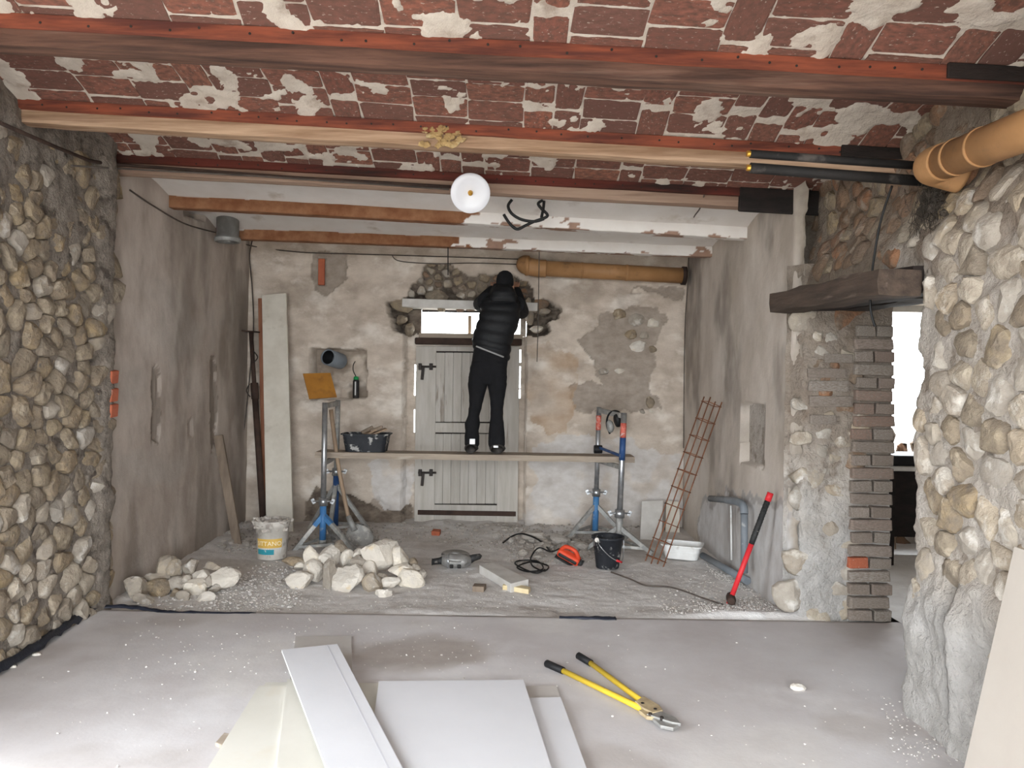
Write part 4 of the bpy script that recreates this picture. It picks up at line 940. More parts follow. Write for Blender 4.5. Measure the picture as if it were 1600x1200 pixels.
# ---- plate on the left trestle
A = [WY(483, 624, 6.9), WY(526, 621, 7.02), WY(516, 583, 7.06), WY(473, 584, 6.94)]; nn = (A[1]-A[0]).cross(A[3]-A[0]).normalized()*-.012
t = MB().hexa(A, [p-nn for p in A]).obj('square_panel', 'ply_amber', None, (A[0]+A[1])/2, bevel=.002); tag(t, 'amber brown square panel balanced on top of the left trestle', 'panel')
# ---- tub with floats on the plank
def basin(name, label, cat, c, L, Wd, H, m, inner=None, taper=.86, lip=.012, th=.006, rz=0.0, group=None):
    t = thing(name, label, cat, c, group); M3 = rotm(0, 0, rz)
    def ring(l, w, z, n=8, rr=.05):
        P = []
        for sx, sy, a0 in ((1, 1, 0), (-1, 1, PI/2), (-1, -1, PI), (1, -1, 1.5*PI)):
            for k in range(n+1):
                a = a0+PI/2*k/n; P.append(Vector(c)+M3 @ Vector((sx*(l/2-rr)+rr*math.cos(a), sy*(w/2-rr)+rr*math.sin(a), z)))
        return P
    levels = [(taper, 0), (taper*.5+.5*.98, H*.5), (.98, H-.012), (1.06, H-.01), (1.06, H), (.985, H), (.96, H*.5), (taper*.97, .012)]
    vs = []; fs = []; 
    R = [ring(L*s-(0 if i < 5 else 2*th), Wd*s-(0 if i < 5 else 2*th), z) for i, (s, z) in enumerate(levels)]; K = len(R[0])
    for r in R: vs += r
    for i in range(len(R)-1):
        for k in range(K): fs.append((i*K+k, i*K+(k+1) % K, (i+1)*K+(k+1) % K, (i+1)*K+k))
    fs.append(tuple(reversed(range(K)))); fs.append(tuple((len(R)-1)*K+k for k in range(K)))
    MB().add(vs, fs, False).obj('tub', m, t); return t
a = WY(538, 706, 6.98); b = WY(600, 706, 6.98); cx_ = (a.x+b.x)/2
tb_ = basin('mortar_tub', 'black plastic mortar tub standing on the scaffold plank', 'tub', (cx_, 7.10, PZ+.002), .42, .27, .165, 'bucket_black')
MB().box((cx_, 7.10, PZ+.13), (.36, .21, .02)).obj('mortar_fill', 'chunk', tb_)
for (px, py, rz, ry, lab) in ((576, 676, .5, -.45, 'left wooden float resting across the black mortar tub'), (590, 675, .35, -.35, 'right wooden float resting across the black mortar tub')):
    c = WY(px, py, 7.08); t = thing('wooden_float', lab, 'float', c, 'wooden floats on the tub')
    M3 = rotm(0, ry, rz); MB().box(c, (.17, .10, .014), M3).obj('blade', 'wood_handle', t, bevel=.003)
    MB().bar(c+M3 @ Vector((-.06, 0, .03)), c+M3 @ Vector((.06, 0, .03)), .025, .028).obj('grip', 'wood_old', t, bevel=.006)
# ---- shovel
a = WY(517, 640, 7.02); b = WY(545, 812, 6.98); c2 = WY(572, 862, 6.86)
t = thing('shovel', 'shovel with wooden handle leaning on the left trestle behind the stones', 'shovel', c2)
MB().tube(spline([a, a+(b-a)*.5+Vector((-.015, 0, 0)), b], 6), .019, 10).obj('handle', 'wood_handle', t)
MB().tube([b-(b-a)*.03, b+(c2-b)*.35], [.024, .028], 10).obj('blade_socket', 'steel_dull', t)
e = (c2-b); n3 = Vector((.25, -.9, .3)).normalized(); s3 = e.normalized().cross(n3).normalized(); vs = []; fs = []
for i in range(7):
    f = i/6; wd_ = .12*math.sin(min(1, f*1.8+.25)*PI/2)*(1 if f < .7 else (1-(f-.7)/.3*.85))
    for j in range(7):
        g = j/6*2-1; vs.append(b+e*(.22+.80*f)+s3*(wd_*g)+n3*(.03*(g*g)-.01))
for i in range(6):
    for j in range(6): fs.append((i*7+j, i*7+j+1, (i+1)*7+j+1, (i+1)*7+j))
bl = MB().add(vs, fs, True).obj('blade', 'steel_dull', t); so = bl.modifiers.new('solid', 'SOLIDIFY'); so.thickness = .004
# ---- niche contents
c = WY(512, 558, YB-.02); t = thing('niche_pipe', 'grey pipe end with a dark mouth poking out of the wall niche', 'pipe', c)
e = Vector((.35, 1, -.16)).normalized(); q = e.to_track_quat('Z', 'Y').to_matrix()
MB().lathe([(.083, .24), (.083, 0), (.072, 0), (.072, .2), (.0, .2)], c, 28, q).obj('pipe', 'pvc_grey', t); MB().lathe([(.0715, .012), (.0715, .2), (0, .2)], c, 28, q).obj('bore', 'black_rubber', t)
c = WY(556, 622, YB+.06); t = thing('foam_can', 'dark spray can with a green cap standing in the wall niche', 'can', c)
MB().lathe([(.0, 0), (.03, 0), (.033, .006), (.033, .175), (.027, .19), (.0, .19)], c, 22).obj('can', 'can_dark', t); MB().lathe([(.0, .225), (.02, .223), (.026, .21), (.027, .185)], c, 18).obj('cap', 'foam_green', t)
MB().lathe([(.0335, .03), (.0335, .16)], c, 22).obj('can_label', 'can_dark', t); MB().box(c+Vector((0, -.0335, .10)), (.012, .004, .14)).obj('label_strip', 'label_white', t)
MB().tube(spline([c+Vector((-.0, -.0, .22)), c+Vector((-.03, 0, .28)), c+Vector((-.035, .02, .34)), c+Vector((-.02, .04, .38))]), .005).obj('nozzle_hose', 'wire_black', t)
# ---- ear defenders
t = thing('ear_defenders', 'black ear defenders hooked over the right trestle arm', 'ear defenders', WY(962, 655, 7.0))
MB().tube(spline([WY(*p, y) for p, y in (((953, 676), 7.1), (948, 660), ) ] if False else [WY(953, 678, 7.12), WY(948, 662, 7.12), WY(951, 648, 7.08), WY(960, 642, 7.0), WY(968, 645, 6.92), WY(967, 652, 6.9)], 8), .009, 8).obj('headband', 'black_rubber', t)
for (p, m) in ((WY(965, 657, 6.93), 'black_rubber'), (WY(953, 666, 7.12), 'steel_dull')):
    MB().lathe([(0, .03), (.03, .03), (.045, .015), (.05, 0), (.045, -.02), (.03, -.028), (0, -.03)], p, 20, rotm(0, 1.35, .3) @ Matrix.Diagonal((1.25, .95, 1))).obj('ear_cup', m, t)

# ---- white bucket with label at the left
c = WZ(425, 872, ZF); c.z = ZF+.008; t = thing('plaster_bucket', 'mortar crusted white bucket with yellow and teal label beside the leaning board', 'bucket', c)
BR0, BR1, BH = .115, .137, .315
def br(z): return BR0+(BR1-BR0)*z/BH
MB().lathe([(0, 0), (BR0, 0), (BR0+.002, .004), (br(.26), .26), (br(.26)+.006, .262), (br(.29)+.006, .29), (BR1+.008, .305), (BR1+.008, BH), (BR1-.004, BH), (br(.27)-.004, .27), (0, .27)], c, 40).obj('pail', 'bucket_white', t)
def wrap(a0, a1, z0, z1, off):
    vs = []; fs = []; n = 14
    for i in range(n+1):
        a = a0+(a1-a0)*i/n
        for z in (z0, z1): r = br(z)+off; vs.append(c+Vector((r*math.cos(a), r*math.sin(a), z)))
    for i in range(n): fs.append((2*i, 2*i+2, 2*i+3, 2*i+1))
    return MB().add(vs, fs, True)
A0 = -PI/2+.07
wrap(A0-.88, A0+.88, .10, .175, .0015).obj('yellow_label', 'label_yellow', t)
wrap(A0-.88, A0+.88, .035, .10, .0012).obj('white_label', 'label_white', t)
wrap(A0-.88, A0+.35, .045, .088, .002).obj('teal_label', 'label_teal', t)
def letters(txt, size, m, parent, place):
    cu = bpy.data.curves.new('lettering', 'FONT'); cu.body = txt; cu.size = size; cu.align_x = 'CENTER'; cu.resolution_u = 3
    o = bpy.data.objects.new('lettering', cu); COL.objects.link(o); dg = bpy.context.evaluated_depsgraph_get(); me = bpy.data.meshes.new_from_object(o.evaluated_get(dg))
    bpy.data.objects.remove(o); bm = bmesh.new(); bm.from_mesh(me)
    bmesh.ops.triangulate(bm, faces=bm.faces[:]); bmesh.ops.subdivide_edges(bm, edges=bm.edges[:], cuts=1)
    o0 = root_org(parent)
    for v in bm.verts: v.co = place(v.co.x, v.co.y)-o0
    bm.to_mesh(me); bm.free(); return link('lettering', me, m, parent)
letters('SITTANO', .05, 'letter_pale', t, lambda x, y: c+Vector(((br(.13)+.004)*math.cos(A0+x/br(.13)), (br(.13)+.004)*math.sin(A0+x/br(.13)), .12+y)))
rs = np.random.RandomState(8); mm = MB()
for k in range(70):
    a = rs.uniform(0, 2*PI); r = BR1+rs.uniform(-.03, .012); z = BH-.005+rs.uniform(-.07, .012)*(1 if r > BR1-.01 else .3); s = rs.uniform(.02, .055); p, f = rock_co(rs, 1, 6)
    mm.add([Vector(v*np.array([s, s, s*.8]))+c+Vector((min(r, br(max(0, z))+.006)*math.cos(a) if z < BH-.02 else r*math.cos(a), (min(r, br(max(0, z))+.006) if z < BH-.02 else r)*math.sin(a), z)) for v in p], f)
for k in range(30):
    a = rs.uniform(0, 2*PI); r = rs.uniform(0, .1); s = rs.uniform(.03, .06); p, f = rock_co(rs, 1, 6); mm.add([Vector(v*s)+c+Vector((r*math.cos(a), r*math.sin(a), .285)) for v in p], f)
mm.obj('mortar_crust', 'chunk', t)['kind'] = 'stuff'
# ---- black bucket at the right
c = WZ(949, 888, ZF); c.z = ZF+.008; t = thing('black_bucket', 'black builder bucket with wire handle splashed with white mortar', 'bucket', c)
MB().lathe([(0, 0), (.088, 0), (.092, .006), (.122, .235), (.133, .238), (.134, .255), (.124, .257), (.118, .235), (.086, .012), (0, .012)], c, 36).obj('pail', 'bucket_black', t)
h = MB().tube(spline([c+Vector(v) for v in ((-.10, -.09, .24), (-.07, -.135, .19), (.0, -.135, .12), (.06, -.13, .085), (.10, -.10, .07), (.125, -.03, .13), (.128, .0, .23))], 8), .0035, 8).obj('wire_handle', 'steel', t)
MB().cyl(c+Vector((.055, -.132, .088)), c+Vector((.10, -.105, .068)), .009, n=10).obj('handle_grip', 'handle_red', h)
MB().cyl(c+Vector((-.10, -.098, .24)), c+Vector((-.095, -.085, .24)), .018, n=12).obj('handle_lug', 'bucket_white', t)

# ---- stones of the two piles, one by one
def pile_stone(px, py, w, h, yf, label, seed, m, group, slope=.75, deep=1.0, tilt=0, lo=.62):
    """(px, py) is the stone's middle; stones behind the front row lie higher up the heap"""
    d = ray(px, py+h/2); z0 = zf_-.004
    tfl = (z0-CAM.z)/d.z; y = CAM.y+d.y*tfl
    if y > yf+.10:                       # meets the slope of the heap: z = z0 + slope*(Y-yf-.10)
        tt = (z0-slope*(yf+.10)-CAM.z)/(d.z-slope*d.y); y = d.y*tt
    k = y/1200; c = WY(px, py, y+.5*deep*min(w, h)*k)
    o = rock_obj('stone', m, c, (w*k*1.16, max(min(w, h)*k*1.25, .08)*deep, h*k*1.2), seed, rot=0, tilt=tilt, lo=.42, planes=10)
    tag(o, label, 'stone', group); return o
GM = 'loose stones in the middle pile'; yfm = WZ(545, 922, ZF).y
MIDDLE = [
 (468, 907, 38, 28, 'blocky buff stone at the lower left end of the middle pile', 'stone_cut', 0),
 (488, 870, 23, 31, 'upright pale stone at the top left of the middle pile, left of a matching pair', 'stone_cut', -.1),
 (515, 870, 30, 28, 'squarish white faced stone at the top left of the middle pile, right of a pair', 'stone_cut', .12),
 (533, 855, 21, 20, 'knobbly yellowish stone topmost under the blue trestle leg', 'stone_buff', 0),
 (540, 873, 17, 26, 'narrow shadowed stone standing below the knobbly yellowish one', 'stone_cut', .25),
 (490, 892, 28, 32, 'yellow stained wedge behind the lower left block of the middle pile', 'stone_cut', -.3),
 (515, 898, 20, 45, 'tall narrow grey slab standing upright at the front of the middle pile', 'stone_grey', .12),
 (545, 905, 46, 38, 'large many sided cream stone at the front centre of the middle pile', 'stone_cut', 0),
 (558, 864, 18, 12, 'small flat stone wedged left of the biggest boulder of the middle pile', 'stone_cut', 0),
 (561, 878, 23, 18, 'grey stone under the small flat one in the centre of the middle pile', 'stone_grey', 0),
 (579, 889, 24, 22, 'tilted pale stone below the biggest boulder of the middle pile', 'stone_cut', .4),
 (594, 866, 53, 38, 'biggest boulder on top of the middle pile, broad and white', 'stone_cut', .15),
 (626, 872, 28, 32, 'pointed upright stone right of the biggest boulder', 'stone_cut', .25),
 (582, 910, 29, 28, 'rough grey stone at the front, right of the large many sided one', 'stone_grey', 0),
 (610, 911, 29, 18, 'smooth oval white stone low at the front right of the middle pile', 'stone_cut', -.15),
 (627, 894, 36, 22, 'broad pale stone below the pointed one in the middle pile', 'stone_cut', -.2),
 (641, 905, 42, 26, 'ridged white stone at the right foot of the middle pile', 'stone_cut', .25),
 (599, 927, 24, 13, 'small white stone lying apart in front of the middle pile', 'stone_cut', 0),
 (646, 878, 13, 11, 'small brownish stone at the far right top of the middle pile', 'stone_buff', 0),
 (648, 889, 17, 13, 'small squared grey stone at the right end of the middle pile', 'stone_grey', 0),
 (661, 898, 12, 13, 'smallest grey stone at the extreme right of the middle pile', 'stone_grey', 0),
 (563, 893, 17, 16, 'stone peeping between the large many sided one and the tilted pale one', 'stone_cut', 0),
 (598, 903, 15, 14, 'dark edged stone behind the smooth oval one', 'stone_grey', 0),
 (470, 884, 18, 11, 'small pale chip at the upper left shoulder of the middle pile', 'stone_cut', 0),
 (458, 877, 32, 12, 'flat brownish yellow piece lying left behind the middle pile', 'stone_buff', 0)]
for i, (a, b, w, h, lab, m, tl_) in enumerate(MIDDLE): pile_stone(a, b, w, h, yfm, lab, 500+i, m, GM, tilt=tl_)
GL = 'loose stones in the left pile'; yfl = WZ(260, 938, ZF).y
LEFT = [
 (212, 920, 31, 34, 'rounded grey block at the left end of the left pile', 'stone_grey', 0),
 (246, 920, 35, 27, 'squarish pinkish tan stone beside the rounded grey block', 'stone_buff', 0),
 (245, 903, 39, 13, 'long flat stone lying above the pinkish tan one', 'stone_grey', 0),
 (258, 885, 34, 28, 'slanting wedge leaning on the plaster wall at the top of the left pile', 'stone_grey', -.6),
 (271, 889, 23, 28, 'upright grey stone with a dark dent at the top of the left pile', 'stone_grey', .05),
 (298, 887, 23, 25, 'upright rounded stone in the middle of the left pile top', 'stone_grey', -.05),
 (277, 913, 28, 22, 'pale stone in the middle front of the left pile', 'stone_grey', .3),
 (292, 908, 17, 18, 'darker stone wedged beside the pale middle front one', 'stone_grey', 0),
 (313, 899, 29, 17, 'light angular stone right of the centre of the left pile', 'stone_cut', 0),
 (307, 917, 33, 24, 'five sided light grey stone at the front of the left pile', 'stone_cut', -.25),
 (327, 909, 13, 18, 'narrow stone standing right of the five sided one', 'stone_grey', 0),
 (334, 919, 17, 12, 'small stone at the right front of the left pile', 'stone_grey', 0),
 (351, 902, 45, 27, 'large rounded stone with an orange stain at the right of the left pile', 'stone_cut', 0),
 (333, 885, 30, 12, 'flat stone lying behind the large orange stained one', 'stone_grey', 0),
 (287, 930, 21, 15, 'small bluish grey stone lowest in the left pile centre', 'stone_grey', 0),
 (322, 932, 27, 14, 'low white stone in front of the five sided one', 'stone_cut', 0),
 (223, 937, 31, 17, 'low brown grey stone at the very front left corner', 'stone_grey', 0),
 (275, 927, 18, 16, 'small tan stone under the pale middle front one', 'stone_buff', 0)]
for i, (a, b, w, h, lab, m, tl_) in enumerate(LEFT): pile_stone(a, b, w, h, yfl, lab, 600+i, m, GL, tilt=tl_)

# ---- broken mortar lying before the back wall
rs = np.random.RandomState(77); CH = []
for s in range(8):
    p, f = rock_co(np.random.RandomState(800+s), 2, 9); me = bpy.data.meshes.new('rubble_chunk'); me.from_pydata(p.tolist(), [], f); me.update(); me.materials.append(MATS['chunk']); CH.append(me)
def chunk(px, py, s, label, group, flat=.6):
    g = WZ(px, py, ZF); z = float(zback(np.array(g.x), np.array(g.y)))
    o = bpy.data.objects.new('rubble_chunk', CH[rs.randint(8)]); COL.objects.link(o); o.location = (g.x, g.y, z+s*flat*.38); o.scale = (s*rs.uniform(.8, 1.3), s*rs.uniform(.7, 1.1), s*flat); o.rotation_euler = (rs.uniform(-.3, .3), rs.uniform(-.3, .3), rs.uniform(0, 6.28))
    return tag(o, label, 'rubble', group)
la = 'broken mortar chunk in the heap before the back wall by the right trestle'
for k in range(64):
    px = rs.normal(868, 34); py = 852+rs.normal(0, 10)
    chunk(min(max(px, 780), 935), min(max(py, 832), 878), rs.choice([.045, .07, .10, .14], p=[.3, .35, .25, .1]), la, 'mortar rubble by the right trestle')
for (px, py, s, lab) in ((835, 845, .2, 'large flat broken mortar slab in the rubble heap behind the orange tool'), (776, 840, .09, 'pointed mortar lump standing left of the flat slab'), (872, 850, .15, 'light angular mortar lump right of the large flat slab'), (890, 842, .13, 'grey mortar lump beside the tripod of the right trestle')):
    chunk(px, py, s, lab, None, .55)
lb_ = 'crumbled mortar bit in the dark left corner behind the bucket'
for k in range(26): chunk(rs.uniform(345, 400), rs.uniform(836, 862), rs.choice([.03, .045, .07]), lb_, 'mortar crumbs in the left corner')
lc_ = 'small mortar crumb along the foot of the back wall'
for k in range(46): chunk(rs.uniform(600, 850), rs.uniform(822, 834), rs.choice([.025, .04, .06]), lc_, 'mortar crumbs along the back wall')
# ---- fine gravel and grit that nobody could count
def grit(name, label, m, n, sampler, smin, smax, zfun):
    v, f = ICO[1]; V = []; Fc = []
    for k in range(n):
        x, y = sampler(); s = smin+(smax-smin)*rs.rand()**2.5; z = zfun(x, y)+s*.25
        p = v*(.7+.6*rs.rand(len(v), 1))*np.array([1, rs.uniform(.6, 1), rs.uniform(.4, .8)])*s*.5; a = rs.uniform(0, 6.28); ca, sa = math.cos(a), math.sin(a)
        q = np.stack([p[:, 0]*ca-p[:, 1]*sa+x, p[:, 0]*sa+p[:, 1]*ca+y, p[:, 2]+z], -1); b = len(v)*k; V.append(q); Fc += [(i+b, j+b, l+b) for i, j, l in f]
    me = bpy.data.meshes.new(name); me.from_pydata(np.concatenate(V).tolist(), [], Fc); me.update(); o = link(name, me, m); return tag(o, label, 'gravel', None, 'stuff')
def samp_px(poly, z):
    xs_ = [p[0] for p in poly]; ys_ = [p[1] for p in poly]
    def f():
        while True:
            a = rs.uniform(min(xs_), max(xs_)); b = rs.uniform(min(ys_), max(ys_))
            if inpoly(np.array(a), np.array(b), poly): g = WZ(a, b, z); return g.x, g.y
    return f
def mixs(*fs): return lambda: fs[rs.randint(len(fs))]()
zb_ = lambda x, y: float(zback(np.array(x), np.array(y)))
L1 = samp_px([(200, 945), (330, 905), (470, 860), (480, 925), (440, 955), (260, 958)], ZF); L2 = samp_px([(335, 900), (480, 880), (470, 950), (330, 955)], ZF)
R1 = samp_px([(1020, 930), (1110, 890), (1240, 955), (1235, 970), (1040, 968)], ZF); R2 = samp_px([(1090, 945), (1190, 930), (1240, 965), (1080, 968)], ZF); R3 = samp_px([(1100, 880), (1150, 905), (1180, 930), (1120, 905)], ZF)
grit('gravel', 'pale gravel strewn around the left stone pile', 'gravel', 1500, mixs(L1, L2), .004, .028, zb_)
grit('gravel', 'crushed pale gravel along the right edge of the screed', 'gravel', 2000, mixs(R1, R2, R2, R3), .005, .022, zb_)
B1 = samp_px([(380, 818), (480, 826), (640, 822), (830, 822), (1000, 826), (930, 870), (760, 860), (660, 845), (600, 850), (350, 870)], ZF); B2 = samp_px([(770, 840), (930, 830), (930, 880), (800, 885)], ZF)
grit('gravel', 'broken mortar grit along the foot of the back wall', 'gravel_dark', 2600, mixs(B1, B1, B2), .006, .035, zb_)
S1 = samp_px([(300, 880), (1100, 880), (1240, 965), (180, 950)], ZF)
grit('gravel', 'scattered grit over the dusty bay floor', 'gravel', 700, S1, .004, .016, zb_)
S2 = samp_px([(200, 962), (1240, 972), (1420, 1100), (1500, 1198), (100, 1198), (30, 1060)], 0); S3 = samp_px([(180, 965), (760, 970), (800, 1050), (200, 1060)], 0); S4 = samp_px([(1370, 1080), (1440, 1110), (1540, 1195), (1400, 1195)], 0)
grit('gravel', 'specks of grit scattered on the pale screed', 'gravel', 620, mixs(S2, S3, S4), .004, .015, lambda x, y: 0.0)
for (px, py, w, h, lab) in ((1246, 1074, 26, 12, 'single white stone chip lying on the screed before the doorway'), (57, 1023, 14, 6, 'pale stone chip near the left wall on the screed, upper'), (20, 1042, 13, 6, 'pale stone chip near the left wall on the screed, lower')):
    g = WZ(px, py+h/2, 0); k = g.y/1200; o = rock_obj('stone_chip', 'stone_cut', WY(px, py, g.y+.02), (w*k, w*k*.6, h*k), int(px), sub=2); tag(o, lab, 'stone')
# ---- black membrane edges
def strip(label, pts, w, h, seed, m='membrane', parent=None):
    P = spline(pts, 10); vs = []; fs = []; K = 7
    for i, p in enumerate(P):
        d = (P[min(i+1, len(P)-1)]-P[max(i-1, 0)]).normalized(); s = d.cross(Vector((0, 0, 1))).normalized()
        for j in range(K):
            g = j/(K-1)*2-1; vs.append(p+s*(w/2*g*(1+.4*mnoise.noise(p*7+Vector((seed, 0, 0)))))+Vector((0, 0, h*(1-g*g)+h*.7*mnoise.noise(Vector((p.x*16+seed, p.y*16, j*1.3))))))
    for i in range(len(P)-1):
        for j in range(K-1): fs.append((i*K+j, i*K+j+1, (i+1)*K+j+1, (i+1)*K+j))
    o = MB().add(vs, fs, True).obj('membrane_strip', m, None, P[0]); so = o.modifiers.new('solid', 'SOLIDIFY'); so.thickness = .003
    return tag(o, label, 'membrane', 'black plastic membrane edges')
strip('black membrane strip folded up along the foot of the left stone wall', [WZ(-30, 1066, .012), WZ(60, 1010, .015), WZ(110, 975, .015), WZ(152, 948, .012)], .06, .035, 3)
strip('crumpled black membrane at the left corner of the screed edge', [WZ(158, 950, .005), WZ(190, 948, .01), WZ(225, 952, .004), WZ(275, 958, -.004), WZ(400, 960.5, -.01)], .035, .014, 9)
strip('short black membrane strip at the screed edge below the black bucket', [WZ(874, 965, .0), WZ(915, 966, .004), WZ(962, 967, .0)], .05, .012, 14)

# ---- blocks and offcuts
def floor_block(name, label, cat, pts, z0, z1, m, group=None, bevel=.004):
    b_ = [Vector((*WZ(*p, z1)[:2], z0)) for p in pts]; t_ = [Vector((p.x, p.y, z1)) for p in b_]; o0 = sum(b_, Vector())/4
    return tag(MB().hexa(b_, t_).obj(name, m, None, o0, bevel=bevel), label, cat, group)
floor_block('concrete_block', 'long white aerated block lying slantwise on the bay floor', 'block', [(798, 912), (826, 905), (772, 878), (749, 883)], ZF, .035, 'concrete_white')
floor_block('wood_strip', 'fresh pale wooden batten offcut in front of the white block', 'wood', [(785, 914), (826, 921), (829, 917), (790, 909)], ZF, .005, 'wood_new')
floor_block('wood_block', 'small brown wooden block on sawdust before the grinder', 'wood', [(738, 916), (756, 917), (760, 912), (741, 911)], ZF, .01, 'wood_old')
floor_block('wood_block', 'tiny reddish wood chip near the door on the dusty floor', 'wood', [(674, 830), (687, 831), (689, 827), (677, 826)], ZF, .01, 'brick_red')
floor_block('wood_block', 'offcut of wood poking out beneath the left plasterboard', 'wood', [(336, 1160), (352, 1166), (372, 1148), (350, 1144)], .0, .018, 'plank_grey')
# ---- grinder
g = WZ(712, 890, ZF); g.z = ZF+.012; t = thing('angle_grinder', 'silver and black angle grinder lying on the bay floor', 'grinder', g)
MB().lathe([(0, .118), (.03, .118), (.03, .112), (.112, .10), (.116, .094), (.116, .075), (.108, .075), (.10, .092), (.03, .10), (0, .10)], g+Vector((-.01, .06, -.0)), 32, rotm(.12, .05, 0)).obj('disc_guard', 'tool_silver', t)
MB().tube([g+Vector((-.11, .0, .06)), g+Vector((-.06, .0, .058)), g+Vector((.06, 0, .055)), g+Vector((.11, .02, .055))], [.035, .055, .052, .038], 18).obj('motor_body', 'tool_silver', t)
MB().tube([g+Vector((-.10, .0, .06)), g+Vector((-.13, .0, .055)), g+Vector((-.185, .01, .045)), g+Vector((-.19, .01, .045))], [.034, .026, .024, .03], 14).obj('rear_grip', 'tool_black', t)
MB().tube([g+Vector((.09, .02, .055)), g+Vector((.14, .04, .075)), g+Vector((.19, .05, .085)), g+Vector((.20, .05, .08))], [.036, .028, .022, .012], 14).obj('front_grip', 'tool_black', t)
MB().tube([g+Vector((-.065, .0, .058)), g+Vector((-.05, .0, .058))], .0565, 18).obj('gear_ring', 'steel', t)
for s in (-.03, .03): MB().box(g+Vector((s, -.035, .03)), (.03, .05, .03), rotm(.3, 0, 0)).obj('vent_block', 'tool_black', t, bevel=.006)
# ---- orange tool with cable
g = WZ(889, 882, ZF); g.z = ZF+.01; M3 = rotm(.35, .42, -.35); T = lambda x, y, z: g+Vector((0, .0, .055))+M3 @ Vector((x, y, z))
t = thing('orange_power_tool', 'orange and black power tool lying beside the black bucket', 'power tool', g)
MB().box(T(0, 0, 0), (.20, .075, .07), M3).obj('housing', 'tool_orange', t, bevel=.022, seg=4)
MB().box(T(.0, -.02, .0), (.17, .05, .035), M3).obj('side_cover', 'tool_black', t, bevel=.012, seg=3)
MB().tube(spline([T(-.08, 0, .03), T(-.05, 0, .075), T(.03, 0, .08), T(.08, 0, .03)], 6), .017, 12).obj('handle', 'tool_orange', t)
MB().box(T(.0, 0, -.045), (.21, .085, .012), M3).obj('base_plate', 'tool_black', t, bevel=.003)
MB().cyl(T(.095, 0, 0), T(.125, 0, 0), .03, n=16).obj('nose', 'tool_black', t)
cz = lambda px, py, z=.0: WZ(px, py, ZF+.02+z)
MB().tube(spline([T(-.1, 0, .02), cz(860, 862, .06), cz(842, 856, .08), cz(830, 870, .03), cz(832, 884), cz(850, 892), cz(856, 884, .01), cz(830, 878), cz(808, 886), cz(825, 893), cz(848, 889, .01), cz(840, 877, .015), cz(812, 876, .01), cz(806, 882, .015), cz(835, 895), cz(852, 890, .02)], 8), .0065, 8).obj('power_cable', 'wire_black', t)
cable('extension_cable', 'black cable arching over the mortar rubble behind the orange tool', 'cable', [WZ(786, 848, ZF+.02), WZ(800, 838, ZF+.05), WZ(815, 834, ZF+.07), WZ(835, 840, ZF+.06), WZ(850, 850, ZF+.04), WZ(860, 862, ZF+.02)], .008, 'wire_black')
cable('extension_cable', 'thin cable trailing over the floor from the black bucket to the right', 'cable', [WZ(955, 894, ZF+.012), WZ(985, 905, ZF+.012), WZ(1010, 915, ZF+.012), WZ(1050, 918, ZF+.02), WZ(1100, 935, ZF+.03), WZ(1140, 948, ZF+.03)], .006, 'wire')

# ---- rebar cage
b0 = WZ(1022, 882, ZF+.01); tp = WX(1114, 624, 1.69); e = (tp-b0); Lc = e.length; e.normalize()
wv = Vector((1, .30, 0)); wv = (wv-e*wv.dot(e)).normalized(); dv = e.cross(wv).normalized()
if dv.y < 0: dv = -dv
t = thing('rebar_cage', 'rusty steel reinforcement cage leaning in the right corner', 'rebar cage', b0); hw, hd_ = .058, .05
for a in (-1, 1):
    for b in (-1, 1):
        MB().cyl(b0+wv*hw*a+dv*hd_*b, b0+wv*hw*a+dv*hd_*b+e*Lc, .0055, n=8).obj('bar', 'rebar', t)
for k in range(10):
    q = b0+e*(Lc*(.035+k*.104)); P = [q+wv*(hw+.007)*a+dv*(hd_+.007)*b for a, b in ((-1, -1), (1, -1), (1, 1), (-1, 1), (-1, -1))]; MB().tube(P, .0038, 6).obj('stirrup', 'rebar', t)
# ---- slabs leaning in the right corner
lean_board('leaning_slab', 'pale grey slab leaning on the back wall behind the rebar cage', 'slab', (1003, 783), (1036, 782), (1033, 860), (999, 861), 7.62, 7.25, .03, 'concrete_white')
lean_board('leaning_slab', 'narrow whitish slab standing between the grey slab and the corner', 'slab', (1041, 782), (1062, 784), (1062, 842), (1040, 842), 7.72, 7.6, .05, 'board_pale')
# ---- white basin
g = WZ(1070, 877, ZF); g.z = ZF+.012; basin('white_basin', 'white plastic basin on the floor in the right corner', 'basin', (g.x, g.y+.10, g.z), .33, .24, .12, 'white_plastic', rz=-.35, taper=.82)
# ---- grey pipes on the right wall
P = [WX(1110, 779, 1.70), WX(1135, 781, 1.71), WX(1152, 784, 1.71), WX(1161, 790, 1.71), WX(1163, 803, 1.71), WX(1163, 895, 1.71)]
t = thing('grey_pipe', 'grey plastic waste pipe with elbow standing before the right wall', 'pipe', P[-1]); PS = spline(P, 6)
MB().tube([P[0], P[1], P[2]-(P[2]-P[1])*.3], .026, 16).obj('pipe', 'pvc_grey', t); MB().tube(spline(P[1:5], 6), .029, 16).obj('elbow', 'pvc_grey', t); MB().tube([P[4], P[5]], .026, 16).obj('pipe', 'pvc_grey', t)
a = WZ(1098, 868, .02); b = WZ(1168, 908, .02)
tag(MB().tube([a, b], .028, 16).obj('floor_pipe', 'pvc_grey', None, a), 'grey plastic pipe lying along the floor at the right wall', 'pipe')
a = WX(1142, 790, 1.74); b = WX(1143, 875, 1.74); tag(MB().cyl(a, b, .007, n=8).obj('thin_rod', 'white_plastic', None, b), 'thin white rod standing behind the grey pipe elbow', 'rod')
